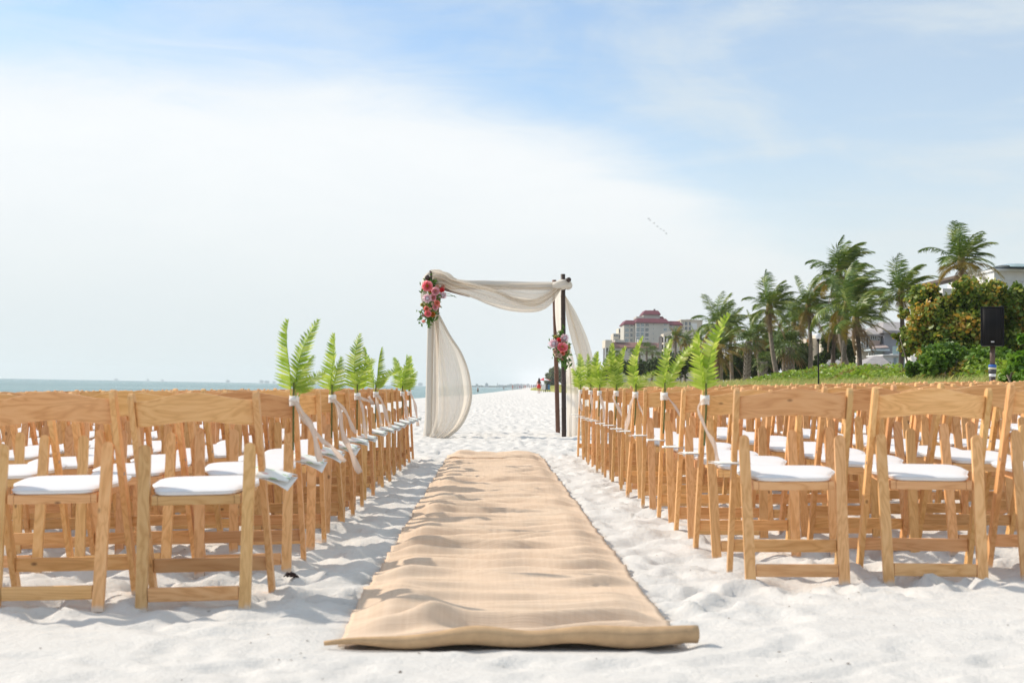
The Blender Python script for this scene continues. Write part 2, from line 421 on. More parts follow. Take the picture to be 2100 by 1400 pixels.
for _ in range(16):                                   # shallow drag marks in the open foreground
    ax, ay, an, ln_ = _r2.uniform(-3, 3.5), _r2.uniform(3.3, 5.0), _r2.normal(0, .25), _r2.uniform(.5, 2.2)
    i0, i1 = np.searchsorted(YS, [ay - 1, ay + 1]); sx = GX[i0:i1] - ax; sy = GY[i0:i1] - ay
    u = sx * math.cos(an) + sy * math.sin(an); v = -sx * math.sin(an) + sy * math.cos(an) + .03 * np.sin(u * 4 + ax)
    GZ[i0:i1] += (1 - runner_mask(GX[i0:i1], GY[i0:i1])) * (1 - sstep(np.abs(u), ln_ * .35, ln_ * .5)) * (-.009 * np.exp(-(v / .022) ** 2) + .005 * np.exp(-((np.abs(v) - .05) / .025) ** 2))
GZ = np.maximum(GZ, -1.8)
ny, nx = GX.shape
idx = np.arange(nx * ny).reshape(ny, nx)
F = np.stack([idx[:-1, :-1], idx[:-1, 1:], idx[1:, 1:], idx[1:, :-1]], -1).reshape(-1, 4)
sand = link("sand_beach", mesh_np("sand_beach", np.stack([GX, GY, GZ], -1).reshape(-1, 3), F, SAND, True))
tag(sand, "white trampled sand of the beach", None, kind='structure')
del F
sea = link("sea", mesh_np("sea", [(-9500, -9500, SEA_Z), (600, -9500, SEA_Z), (600, 9500, SEA_Z), (-9500, 9500, SEA_Z)], [(0, 1, 2, 3)], WATER))
tag(sea, "pale turquoise sea beyond the chairs", None, kind='structure')
def ground(x, y):
    """Height of the built sand mesh (nearest grid node)."""
    i = min(max(np.searchsorted(YS, y), 0), ny - 1); j = min(max(np.searchsorted(XS, x), 0), nx - 1)
    return float(GZ[i, j])

V = []; Fb = []
for k in range(260):                                  # broken shell and bits of wrack lying on the sand
    y = 3.5 + 7.5 * _r2.random() ** 1.5; x = _r2.uniform(-2.4, 2.8) * (y / 5)
    if RUN_X0 - .05 < x < RUN_X1 + .05 and y > RUN_Y0 - .1: continue
    z = ground(x, y) + .002; s_ = _r2.uniform(.0025, .0055) * (1.8 if k % 40 == 0 else 1); a = _r2.uniform(0, 6.28); o_ = len(V)
    V += [(x + s_ * math.cos(a + q) * m_, y + s_ * math.sin(a + q) * m_, z + e_) for q, m_, e_ in ((0, 1.6, 0), (1.6, .7, .002), (3.1, 1.3, .001), (4.6, .8, .0))] + [(x, y, z + s_ * .7)]
    Fb += [(o_ + q, o_ + (q + 1) % 4, o_ + 4) for q in range(4)]
o = link("shell_fragments", mesh_np("shell_fragments", V, Fb, plain("shell bits", (.20, .15, .11), .7, .4, 40))); tag(o, "scattered shell fragments and wrack bits on the sand", None, kind='stuff')

# ------------------------------------------------------------------ burlap runner
def runner_h(x, y):
    b = base_h(x, y)
    wob = .10 * pnoise(x * 1.6, y * .5, 31) + .05 * pnoise(x * 4, y * 1.4, 32)
    yy = y + wob * 1.4
    r1 = np.maximum(0, pnoise(x * .6, yy * 4.6, 33)) ** 1.35
    r2 = np.maximum(0, pnoise(x * .85 + 4, yy * 9.0, 34)) ** 1.25
    r3 = pnoise(x * 2.2, yy * 11, 35)
    s = pnoise(x * 2.6, y * 2.4, 36)
    edge = np.minimum(x - RUN_X0, RUN_X1 - x)
    h = .012 + .075 * r1 + .11 * r2 + .060 * np.maximum(0, pnoise(x * .9 + 7, yy * 15, 38)) + .005 * r3 + .016 * s
    h = h + .040 * np.exp(-((x + .17 - .06 * (y - 4.7)) / .07) ** 2) * np.exp(-((y - 4.66) / .16) ** 2)      # the peak near the roll
    h = h + .035 * np.exp(-((x + .25) / .10) ** 2 - ((y - 5.0) / .10) ** 2)
    return b + np.maximum(h * (.35 + .65 * sstep(edge, .0, .16)), .006)
ru = np.linspace(0, 1, 64); rv = axis_from(lambda v: .012 + .002 * max(0, v - 5), RUN_Y0, RUN_Y1)
RV = np.array(rv)
UU, VV = np.meshgrid(ru, RV)
lx = RUN_X0 + .030 * pnoise(VV * .8, VV * 0 + 3, 41) + .012 * pnoise(VV * 3, VV * 0 + 1, 42); rx = RUN_X1 + .03 * pnoise(VV * .7, VV * 0 + 8, 43) + .010 * pnoise(VV * 3, VV * 0 + 2, 44)
RX = lx + (rx - lx) * UU
RYY = VV + .10 * (UU - .5) * sstep(VV, 14, 16.3) + .12 * np.sin(UU * PI) * sstep(VV, 15.5, 16.35)
RZ = runner_h(RX, VV)
n_v, n_u = RX.shape
ii = np.arange(n_u * n_v).reshape(n_v, n_u)
F = np.stack([ii[:-1, :-1], ii[:-1, 1:], ii[1:, 1:], ii[1:, :-1]], -1).reshape(-1, 4)
runner = empty("aisle_runner", (0, 0, 0)); tag(runner, "long wrinkled burlap aisle runner laid over the sand towards the arch", "aisle runner")
sheet = link("runner_sheet", mesh_np("runner_sheet", np.stack([RX, RYY, RZ], -1).reshape(-1, 3), F, BURLAP, True), runner)
sm = sheet.modifiers.new("thickness", 'SOLIDIFY'); sm.thickness = .005; sm.offset = -1
# loose threads along both cut edges
tr_ = np.random.default_rng(8); V = []
for side_, arr in ((-1, lx[:, 0]), (1, rx[:, -1])):
    for k in range(900):
        j = tr_.integers(0, n_v - 1); c = 0 if side_ < 0 else n_u - 1; p = np.array([RX[j, c], RYY[j, c], RZ[j, c] - .001]); L_ = tr_.uniform(.008, .035)
        d_ = np.array([side_ * L_, tr_.normal(0, .5) * L_, tr_.uniform(-.35, .25) * L_]); w_ = np.array([0, .0011, 0]); V += [p - w_, p + w_, p + d_]
fr = link("frayed_threads", mesh_np("frayed_threads", V, np.arange(len(V)).reshape(-1, 3), BURLAP), runner); fr['kind'] = 'stuff'
# loose roll at the near end, thick on one side and pinched on the other
mb = MB(); pts = []; rads = []
for i in range(48):
    t = i / 47; x = -.485 + 1.135 * t
    r = .007 + .013 * float(sstep(t, 0, .30)) + .006 * t + .004 * math.sin(t * 17 + .6) * float(sstep(t, .2, .4)) + .004 * t
    pts.append((x, RUN_Y0 - .01 - .012 * math.sin(t * 9) + .05 * (t - .4) * .6, gz(x, RUN_Y0) + .010 + r * .75 + .006 * math.sin(t * 21))); rads.append(r)
mb.tube(pts, rads, 20)
# lip of the last turn
rings = []
for i, (p, r) in enumerate(zip(pts, rads)):
    ring = []
    for k in range(14):
        a = math.radians(-200 + 17 * k); rr = r * (1.05 + .006 * k)
        ring.append((p[0], p[1] + rr * math.cos(a), p[2] + rr * math.sin(a)))
    rings.append(ring)
mb.loft(rings, False, closed=False)
mb.build("rolled_end", BURLAP_ROLL, runner, True)
mb = MB(); mb.tube([(RUN_X0 + .06 + i * .0605 * 1.0, 14.72 + .02 * math.sin(i * .9), gz(.1, 14.7) + .028 + float(runner_h(RUN_X0 + .06 + i * .0605, 14.72) - gz(RUN_X0 + .06 + i * .0605, 14.72))) for i in range(16)], .010, 6)
mb.build("seam_fold", BURLAP, runner, True)

# ------------------------------------------------------------------ folding chairs
HW = .226            # half width between post centres
def post_pt(t, sx):  # back post: t=0 front foot, t=1 top at the rear
    return Vector((sx * HW, .180 - .320 * t, -.02 + .792 * t))
def leg_pt(t, sx):   # rear leg: t=0 rear foot, t=1 rounded top
    return Vector((sx * (HW - .042 + .009 * t), -.205 + .130 * t, -.02 + .602 * t))
def board(mb, a, b, wx, wd, rounded=None):
    """Straight board from a to b; wx wide across the chair, wd in the other direction."""
    a, b = Vector(a), Vector(b); t = (b - a).normalized(); sx = Vector((1, 0, 0)); sd = t.cross(sx).normalized()
    def ring(p, fw, fd): return [p + sx * wx / 2 * i * fw + sd * wd / 2 * j * fd for i, j in ((-1, -1), (1, -1), (1, 1), (-1, 1))]
    rings = [ring(a, 1, 1)]
    if rounded == 'x':
        for q in range(7):
            an = q / 6 * PI / 2; rings.append(ring(b + t * (-wx / 2 + wx / 2 * math.sin(an)), max(.18, math.cos(an)), 1))
    elif rounded == 'd':
        for q in range(6):
            an = q / 5 * PI / 2; rings.append(ring(b + t * (-wd / 2 + wd / 2 * math.sin(an)), 1 - .25 * q / 5, max(.25, math.cos(an))))
    else: rings.append(ring(b, 1, 1))
    mb.loft(rings)
def make_chair():
    root = empty("folding_chair")
    for sx in (-1, 1):
        m_ = MB(); board(m_, post_pt(0, sx), post_pt(1, sx), .022, .044, 'd'); m_.build("back_post", W_Z, root, bevel=.003)
        m_ = MB(); board(m_, leg_pt(0, sx), leg_pt(1, sx), .042, .020, 'x'); m_.build("rear_leg", W_Z, root, bevel=.0025)
    # curved top rail between the posts
    m_ = MB(); rings = []; n = 17
    pt = post_pt(.985, 1); slope = -.320 / .792
    for i in range(n):
        u = i / (n - 1) * 2 - 1; x = u * (HW - .0115)
        arch = .5 * (1 + math.cos(PI * abs(u)))
        zt = .741 + .030 * arch; zb = .648 + .018 * arch
        bow = -.028 * (1 - u * u)
        ring = []
        for z_, dd in ((zb, -.009), (zb, .009), (zt, .009), (zt, -.009)):
            ring.append((x, pt.y + (z_ - pt.z) * slope + bow + dd, z_))
        rings.append(ring)
    m_.loft(rings); m_.build("back_rail", W_X, root, bevel=.004)
    def xbar(name, y, z, h, th, hw, mat=W_X):
        q = MB(); q.box(-hw, hw, y - th / 2, y + th / 2, z - h / 2, z + h / 2); q.build(name, mat, root, bevel=.003)
    tf = (.115 + .02) / .792; xbar("front_stretcher", .180 - .320 * tf, .115, .052, .019, HW - .012)
    tr = (.050 + .02) / .602; xbar("rear_stretcher", -.205 + .130 * tr, .050, .050, .018, HW - .064)
    # seat frame: two side rails, front and rear rail, slightly raised to the front
    q = MB(); zr, zf = .382, .408
    def zz(y): return zr + (zf - zr) * (y + .125) / .39
    for sx in (-1, 1):
        x0, x1 = sorted((sx * (HW - .064), sx * (HW - .086)))
        ring = lambda y: [(x0, y, zz(y) - .019), (x1, y, zz(y) - .019), (x1, y, zz(y) + .016), (x0, y, zz(y) + .016)]
        q.loft([ring(-.125), ring(.265)])
    q.box(-(HW - .087), HW - .087, -.125, -.105, zr - .019, zr + .014); q.box(-(HW - .087), HW - .087, .245, .265, zf - .02, zf + .015)
    q.build("seat_frame", W_X, root, bevel=.002)
    # cushioned pad, wider to the front
    q = MB(); rings = []
    for k, (ins, dz) in enumerate(((.008, .0), (.001, .005), (.0, .014), (.002, .016), (.007, .0195), (.018, .0215), (.06, .0230), (.15, .0245))):
        ring = []
        for i in range(36):
            a = 2 * PI * i / 36; c_, s_ = math.cos(a), math.sin(a)
            px = abs(c_) ** .30 * (1 if c_ > 0 else -1); py = abs(s_) ** .30 * (1 if s_ > 0 else -1)
            y = .070 + py * (.202 - ins); hw_ = .161 + .044 * float(sstep(y, -.05, .10)) - ins
            ring.append((px * hw_, y, zz(y) + .016 + dz))
        rings.append(ring)
    q.loft(rings); pad = q.build("seat_pad", VINYL, root, True)
    q = MB(); seam = [Vector(p) for p in rings[2]] ; n_ = len(seam)
    q.loft([[p + (p - Vector((0, .07, p.z))).normalized() * .0035 * math.cos(a) + Vector((0, 0, .0035 * math.sin(a))) for p in seam] for a in [0, PI * .5, PI, PI * 1.5, PI * 2]], False); pp = q.build("piping", VINYL, pad, True)
    # bolts where leg and post cross
    for sx in (-1, 1):
        q = MB(); q.tube([(sx * (HW + .0125), -.025, .462), (sx * (HW - .013), -.025, .462)], .007, 8); q.build("bolt", METAL, root)
    return root
ORD = "first second third fourth fifth sixth seventh eighth ninth tenth eleventh twelfth thirteenth fourteenth fifteenth sixteenth seventeenth eighteenth nineteenth twentieth twenty-first".split()
L_TOP = [5.17, 6.15, 6.96, 7.77, 8.45, 9.10, 9.95, 10.8, 11.6, 12.3, 13.1, 13.85, 14.5, 15.2]
R_TOP = [5.67, 6.60, 7.35, 8.14, 9.05, 9.95, 10.6, 11.3, 12.1, 13.0, 13.6, 14.2, 15.0, 15.8]
proto = None; chairs = {}
jr = random.Random(3)
for side, tops, x0, pitch, blk, grp in ((-1, L_TOP, -1.046, .523, "seaside block", "folding chairs on the sea side of the aisle"), (1, R_TOP, 1.246, .550, "dune-side block", "folding chairs on the dune side of the aisle")):
    for r, yt in enumerate(tops):
        for c in range(14):
            y = yt + .17 + jr.uniform(-.045, .045) * (c > 0 and r > 0); x = x0 + side * pitch * c + jr.uniform(-.03, .03) * (c > 0 and r > 0)
            inner = x - side * .25; ipx = to_px((inner, y, .5))[0]
            if ipx < -60 or ipx > 2160: break
            if proto is None: proto = o = make_chair()
            else: o = copy_tree(proto)
            o.location = (x, y, gz(x, y) + jr.uniform(-.006, .006))
            o.rotation_euler = (jr.uniform(-.008, .008), (-.042 if side < 0 else -.010) + jr.uniform(-.010, .010), jr.uniform(-.05, .05) * (r > 0) + (-.055 if side > 0 and r == 0 else 0))
            tv = jr.uniform(.90, 1.09); tw = jr.uniform(-.04, .04)
            for ch_ in o.children_recursive: ch_.color = (tv, tv * (1 + tw * .5), tv * (1 + tw), 1)
            seat = "on the aisle" if c == 0 else ORD[c] + " from aisle"
            row = "back row" if r == 0 else ("front row" if r == 13 else ORD[r] + " row from back")
            tag(o, "pale wood folding chair with white pad, %s, %s, %s" % (blk, row, seat), "chair", grp)
            chairs[side, r, c] = o

# ------------------------------------------------------------------ folded programmes on the aisle chairs
def paper_mat():
    m, b = new_mat("printed paper")
    tc = b.n('ShaderNodeTexCoord'); o = tc.outputs['Object']
    vo = b.n('ShaderNodeTexVoronoi', feature='F1'); vo.inputs['Scale'].default_value = 1.0; b.l(b.mapping(o, rot=(0, 0, .6), scale=(18, 46, 10)), vo.inputs['Vector'])
    leaf = b.ss(vo.outputs['Distance'], .22, .36, .95, 0.0)
    wh = b.n('ShaderNodeSeparateColor'); b.l(vo.outputs['Color'], wh.inputs[0])
    lc = b.mix(b.ss(wh.outputs[0], .55, .6), (.25, .45, .16), (.78, .42, .40))
    c = b.mix(leaf, (.84, .85, .82), lc)
    finish(b, pbsdf(b, c, .7)); return m
PAPER = plain("white paper", (.82, .82, .82), .7, .02); PRINT = paper_mat()
def make_programme(bulge, droop, lift):
    root = empty("paper_program")
    n, m_ = 9, 7
    def sheet(fz, name, mat):
        V = []; Fq = []
        for i in range(n):
            for j in range(m_):
                u, v = i / (n - 1), j / (m_ - 1); V.append((-.02 + .135 * u, -.085 + .17 * v, fz(u, v)))
        for i in range(n - 1):
            for j in range(m_ - 1): Fq.append((i * m_ + j, (i + 1) * m_ + j, (i + 1) * m_ + j + 1, i * m_ + j + 1))
        o = link(name, mesh_np(name, V, Fq, mat, True), root); s = o.modifiers.new("t", 'SOLIDIFY'); s.thickness = .0012
    dr = lambda u, v: -droop * u * u * (1.15 - v)
    sheet(lambda u, v: dr(u, v) * .35 + .003 + bulge * math.sin(PI * v) * (1 - .6 * u) , "cover_leaf", PRINT)
    sheet(lambda u, v: dr(u, v), "inner_leaf", PAPER)
    return root
pL = [make_programme(.036, .040, 0), make_programme(.030, .02, 0)]; pR = [make_programme(.006, .004, 0)]
usedp = set()
for side, tops in ((-1, L_TOP), (1, R_TOP)):
    for r in range(14):
        src = pR[0] if side > 0 else pL[0 if r < 4 else 1]
        if id(src) in usedp: o = copy_tree(src)
        else: o = src; usedp.add(id(src))
        ch = chairs[side, r, 0]
        o.location = ch.location + Vector((-side * .205, .03 + jr.uniform(-.03, .03), .462))
        o.rotation_euler = (0, 0, (PI if side > 0 else 0) + jr.uniform(-.15, .15))
        blk = "seaside" if side < 0 else "dune-side"
        row = "back row" if r == 0 else ("front row" if r == 13 else ORD[r] + " row from back")
        tag(o, "folded white paper program with leaf print on %s aisle chair, %s" % (blk, row), "program", "paper programs on the aisle chairs")

# ------------------------------------------------------------------ fern bundles tied to the aisle chairs
FERN = leafmat("sword fern", [(0.0, (.10, .20, .012)), (.4, (.28, .42, .035)), (.72, (.50, .60, .13)), (1.0, (.80, .82, .50))], .40, .36, 9.0, .55)
STEM = plain("fern stem", (.10, .13, .03), .6)
def frond_mesh(L, Wd, bend, curl, fold, seed):
    rr = random.Random(seed); V = []; Fq = []
    def add4(a, b, c, d):
        o = len(V); V.extend([a, b, c, d]); Fq.append((o, o + 1, o + 2, o + 3))
    def axis(t):
        return Vector((bend * t * t * L + .05 * L * math.sin(t * 4 + seed) * t, curl * math.sin(t * 2.4) * L * .3 * t, t * L * (1 - .18 * abs(bend) * t)))
    n = 20; twist = rr.uniform(-1.1, 1.1); tw0 = rr.uniform(-.4, .4)
    for i in range(40):
        t0, t1 = i / 40, (i + 1) / 40; p, q = axis(t0), axis(t1); w = .0028 * (1 - t0 * .8)
        add4(p + Vector((-w, 0, 0)), p + Vector((w, 0, 0)), q + Vector((w, 0, 0)), q + Vector((-w, 0, 0)))
    for i in range(n):
        t = .08 + .92 * (i + .5) / n; p = axis(t); tg = (axis(min(1, t + .02)) - axis(t - .02)).normalized()
        ln = Wd * .5 * (min(1, (t + .05) / .22)) ** .5 * (1 - t) ** .55 * 1.35 + .006
        for s in (-1, 1):
            sd = Vector((math.cos(fold) * s, math.sin(fold), 0)); sd.rotate(Matrix.Rotation(tw0 + twist * t, 3, 'Z'))
            sd = (sd + tg * (.28 + .25 * t) + Vector((rr.uniform(-.1, .1), rr.uniform(-.15, .15), rr.uniform(-.1, .1)))).normalized()
            w = L / n * .72; nrm = sd.cross(tg).normalized()
            m1 = p + sd * ln * .5 + tg * w * .2; tip = p + sd * ln + tg * w * .8 + nrm * ln * rr.uniform(-.15, .1) - Vector((0, 0, ln * .06))
            o = len(V)
            V.extend([p - tg * w * .45, p + tg * w * .75, m1 + tg * w * .64 + nrm * .004, tip, m1 - tg * w * .50 + nrm * .004])
            Fq.append((o, o + 4, o + 2, o + 1)); Fq.append((o + 4, o + 3, o + 3, o + 2))
    me = bpy.data.meshes.new("frond"); me.from_pydata([tuple(v) for v in V], [], [tuple(dict.fromkeys(f)) for f in Fq]); me.materials.append(FERN)
    return me
def ribbon_strip(mb, pts, w, tw0=0.0, tw1=1.0, base=Vector((0, 1, 0))):
    pts = [Vector(p) for p in pts]; rings = []
    # Catmull-Rom resample
    ps = []
    for i in range(len(pts) - 1):
        p0 = pts[max(i - 1, 0)]; p1 = pts[i]; p2 = pts[i + 1]; p3 = pts[min(i + 2, len(pts) - 1)]
        for k in range(6):
            t = k / 6; ps.append(.5 * ((2 * p1) + (p2 - p0) * t + (2 * p0 - 5 * p1 + 4 * p2 - p3) * t * t + (3 * p1 - p0 - 3 * p2 + p3) * t ** 3))
    ps.append(pts[-1])
    for i, p in enumerate(ps):
        t = (ps[min(i + 1, len(ps) - 1)] - ps[max(i - 1, 0)]).normalized()
        w_ = w * (.72 + .20 * math.sin(i * .9 + w * 300)); p = p + Vector((0, .010 * math.sin(i * .55 + w * 90) * min(1, i / 8), .004 * math.sin(i * .8)))
        d = base - t * base.dot(t); d = (Matrix.Rotation(tw0 + (tw1 - tw0) * i / len(ps), 3, t) @ d).normalized()
        nn = t.cross(d).normalized() * .0006
        rings.append([p - d * w_ / 2 - nn, p + d * w_ / 2 - nn, p + d * w_ / 2 + nn, p - d * w_ / 2 + nn])
    mb.loft(rings)
def make_fern(ch, side, spec, tails, label, blush=True):
    sc = spec.get('s', 1.0)
    top = post_pt(1, -side); M = ch.matrix_basis.copy() if False else Matrix.LocRotScale(ch.location, ch.rotation_euler, None)
    p = M @ Vector((-side * HW, top.y, top.z))
    root = empty("fern_bundle", p)
    tag(root, label, "fern bundle", "fern bundles tied to the aisle chairs")
    for i, (lean, L, bend, face, yaw) in enumerate(spec['f']):
        f = link("frond", frond_mesh(L, spec.get('w', .12), bend, .12, spec.get('fold', .55), hash((label, i)) % 1000 if False else int(abs(p.y * 100)) + i), root)
        f.location = (-side * .0 + .012 * (i - 1), -.026 - .006 * i, -.03); f.rotation_euler = Euler((face, lean, yaw), 'XYZ')
    q = MB(); q.tube([(0, -.034, .03), (.002, -.036, -.10), (-side * .004, -.030, -.26)], .0045, 6); q.build("fern_stem", STEM, root)
    # ribbon wound round the post
    q = MB(); rings = []
    for k, z in enumerate((-.050, -.048, -.030, -.008, -.006)):
        e = .0 if k in (0, 4) else .004
        rings.append([(.021 * math.cos(a) * (1 + 6 * e) , -.004 + .040 * math.sin(a) * (1 + 3 * e), z - .02 + .002 * math.sin(3 * a + k)) for a in [2 * PI * j / 14 for j in range(14)]])
    q.loft(rings, False); q.build("ribbon_band", WHITE_RIB, root, True)
    for tp in tails:
        q = MB(); ribbon_strip(q, [(0, -.045, -.045)] + [(q0 * .82, q1, q2) for q0, q1, q2 in tp['p']], tp.get('w', .030), tp.get('a', .3), tp.get('b', 1.8)); q.build("ribbon_tail", BLUSH, root, True)
    q = MB(); q.lathe([(.002, -.012), (.015, -.008), (.018, 0), (.014, .010), (.002, .014)], 10, (0, -.046, -.042)); q.build("ribbon_knot", WHITE_RIB, root, True)
    return root
def fl(r): return "front row" if r == 13 else ORD[r] + " row from back"
# (lean, length, bend, tip-towards-camera, yaw) for each frond
LF = {1: dict(f=[(-.03, .33, -.03, .0, .9), (.14, .35, .10, .05, .35), (.10, .20, .35, .15, -.5), (.35, .15, .4, .1, .2)], w=.125, fold=.75),
      3: dict(f=[(.03, .34, .08, .0, .7), (.12, .22, .2, .1, -.4)], w=.14, fold=.5),
      5: dict(f=[(-.02, .38, .04, .03, -.05), (.10, .24, .25, .1, .4)], w=.17, fold=.25),
      7: dict(f=[(-.12, .35, -.1, .0, .6), (.12, .34, .0, .0, -.6), (.35, .30, .55, .1, .2)], w=.13, fold=.8),
      11: dict(f=[(-.10, .34, -.1, .0, .4), (.10, .36, .04, .0, -.2), (.3, .24, .3, 0, .3)], w=.17, fold=.4),
      13: dict(f=[(.03, .38, .05, .0, .0), (-.12, .26, -.1, .1, .5)], w=.19, fold=.5)}
RF = {1: dict(f=[(-.10, .30, -.12, .05, .9), (.06, .40, .16, .0, -.2)], w=.125, fold=.5),
      3: dict(f=[(.06, .33, .28, .0, .9), (.26, .38, .40, .0, .2)], w=.11, fold=.6),
      5: dict(f=[(.02, .40, .10, .0, .2), (.22, .20, .5, .1, -.3)], w=.115, fold=.4),
      7: dict(f=[(-.02, .38, -.03, .0, .4), (.10, .36, .06, .0, -.4), (-.15, .25, -.1, 0, .1)], w=.13, fold=.5),
      9: dict(f=[(-.05, .36, .02, .0, .2), (.12, .36, .1, .0, -.4)], w=.13, fold=.45),
      11: dict(f=[(-.12, .36, .0, .0, .1), (.05, .40, .12, .0, .5), (.16, .30, .15, 0, -.3)], w=.14, fold=.4),
      13: dict(f=[(.03, .40, -.02, .0, .0), (-.18, .26, -.2, .05, .3)], w=.17, fold=.3)}
LT = {1: [dict(p=[(.06, -.06, -.10), (.12, -.05, -.20), (.15, -.06, -.31)], w=.042, b=.9), dict(p=[(.05, -.03, -.12), (.13, .02, -.20), (.20, .02, -.25), (.27, .05, -.31)], w=.026, b=1.5)],
      3: [dict(p=[(.05, -.06, -.10), (.08, -.06, -.22), (.13, -.04, -.33), (.20, -.02, -.45)], w=.045, b=1.2), dict(p=[(.06, -.03, -.08), (.12, .0, -.17), (.16, .0, -.24)], w=.026)],
      5: [dict(p=[(.05, -.05, -.06), (.12, -.03, -.09), (.09, -.02, -.05)], w=.03), dict(p=[(.04, -.04, -.10), (.06, -.03, -.22), (.08, -.02, -.32)], w=.028)],
      7: [dict(p=[(.05, -.04, -.08), (.10, -.02, -.20), (.14, .0, -.30)], w=.034), dict(p=[(.02, -.05, -.12), (.06, -.04, -.28)], w=.03)],
      11: [dict(p=[(.03, -.05, -.10), (.06, -.04, -.24), (.08, -.02, -.34)], w=.035)],
      13: [dict(p=[(.05, -.05, -.10), (.09, -.04, -.22), (.12, -.02, -.40)], w=.036)]}
RTL = {1: [dict(p=[(-.045, -.05, -.08), (-.01, -.06, -.17), (.05, -.06, -.26), (.07, -.05, -.35)], w=.040, b=1.0)],
       3: [dict(p=[(.03, -.05, -.06), (.09, -.05, -.13), (.13, -.04, -.19)], w=.036, b=.8)],
       5: [dict(p=[(-.04, -.05, -.10), (-.06, -.05, -.20), (-.08, -.04, -.30)], w=.05, b=1.0), dict(p=[(.03, -.05, -.12), (.08, -.04, -.22), (.10, -.03, -.34), (.07, -.03, -.44)], w=.026)],
       7: [dict(p=[(-.03, -.05, -.08), (.03, -.05, -.18), (.09, -.04, -.26)], w=.036)],
       9: [dict(p=[(.02, -.05, -.10), (.06, -.04, -.25), (.07, -.03, -.36)], w=.050)],
       11: [dict(p=[(.01, -.05, -.10), (.03, -.04, -.22)], w=.045)],
       13: [dict(p=[(-.01, -.05, -.12), (.02, -.04, -.26)], w=.04)]}
for r, s in LF.items(): make_fern(chairs[-1, r, 0], -1, s, LT[r], "green fern fronds tied with blush ribbon on seaside aisle chair, %s" % fl(r))
for r, s in RF.items(): make_fern(chairs[1, r, 0], 1, s, RTL[r], "green fern fronds tied with blush ribbon on dune-side aisle chair, %s" % fl(r))

# ------------------------------------------------------------------ bamboo arch (four posts) and its drapes
def bamboo(name_, c1, c2):
    m, b = new_mat(name_)
    tc = b.n('ShaderNodeTexCoord'); o = tc.outputs['Object']; oi = b.n('ShaderNodeObjectInfo')
    ad = b.n('ShaderNodeVectorMath', operation='ADD'); b.l(o, ad.inputs[0])
    cm = b.n('ShaderNodeCombineXYZ'); b.l(b.m('MULTIPLY', oi.outputs['Random'], 20), cm.inputs[2]); b.l(cm.outputs[0], ad.inputs[1])
    n1 = b.noise(b.mapping(ad.outputs[0], scale=(30, 30, 1.2)), 1.0, 4, .6); n2 = b.noise(ad.outputs[0], 2.0, 4, .6)
    c = b.ramp(b.m('ADD', b.m('MULTIPLY', n1, .5), b.m('MULTIPLY', n2, .5)), [(.3, c1), (.7, c2)])
    finish(b, pbsdf(b, c, .5, (n1, .3, .004))); return m
BAM_D = bamboo("dark stained bamboo", (.022, .013, .010), (.060, .034, .024)); BAM_R = bamboo("brown bamboo", (.075, .030, .016), (.17, .075, .040))
arch = empty("wedding_arch", (.1, 23.4, gz(.1, 23.4)))
tag(arch, "four-post dark bamboo wedding arch standing on the sand past the runner", "arch")
AO = arch.location
def pole(name_, a, b_, r, mat, nodes=True):
    a, b_ = Vector(a), Vector(b_); L = (b_ - a).length; k = max(2, int(L / .32)); pts = []; rads = []
    for i in range(k + 1):
        t = i / k
        for dt, dr in ((-.014, 1.0), (-.005, 1.07), (0.0, 1.09), (.005, 1.07), (.014, 1.0)) if nodes and 0 < i < k else ((0, 1.0),):
            pts.append(a.lerp(b_, t + dt / L) - AO); rads.append(r * dr * (1.03 - .06 * t))
    q = MB(); q.tube(pts, rads, 14); return q.build(name_, mat, arch, True)
YF, YB = 22.4, 24.5
pFL = P(879, 893, YF); tFL = P(884.5, 555, YF); pFR = P(1157.5, 896, YF); tFR = P(1154.5, 562, YF)
pBR = P(1145.5, 889, YB); tBR = P(1136.5, 574, YB); pBL = P(893, 884, YB); tBL = P(897, 572, YB)
for a, b_, r, mt in ((pFL, tFL, .036, BAM_D), (pFR, tFR, .037, BAM_D), (pBR, tBR, .038, BAM_R), (pBL, tBL, .038, BAM_R)):
    pole("post", (a.x, a.y, a.z - .25), b_, r, mt)
fL = P(872, 580.5, YF - .075); fR = P(1171, 585, YF - .075); pole("beam", fL, fR, .030, BAM_D)
bL = P(880, 590, YB + .075); bR = P(1160, 592, YB + .075); pole("beam", bL, bR, .028, BAM_R)
sRf = P(1166.5, 573.5, YF - .25); sRb = P(1150, 583, YB + .3); pole("beam", sRf, sRb, .037, BAM_D)
sLf = P(876, 569, YF - .25); sLb = P(893, 585, YB + .3); pole("beam", sLf, sLb, .037, BAM_D)
dk = P(900, 590, YF + .3); pole("beam", P(905, 592, YF + .35), P(962, 607, YB - .6), .020, BAM_R)

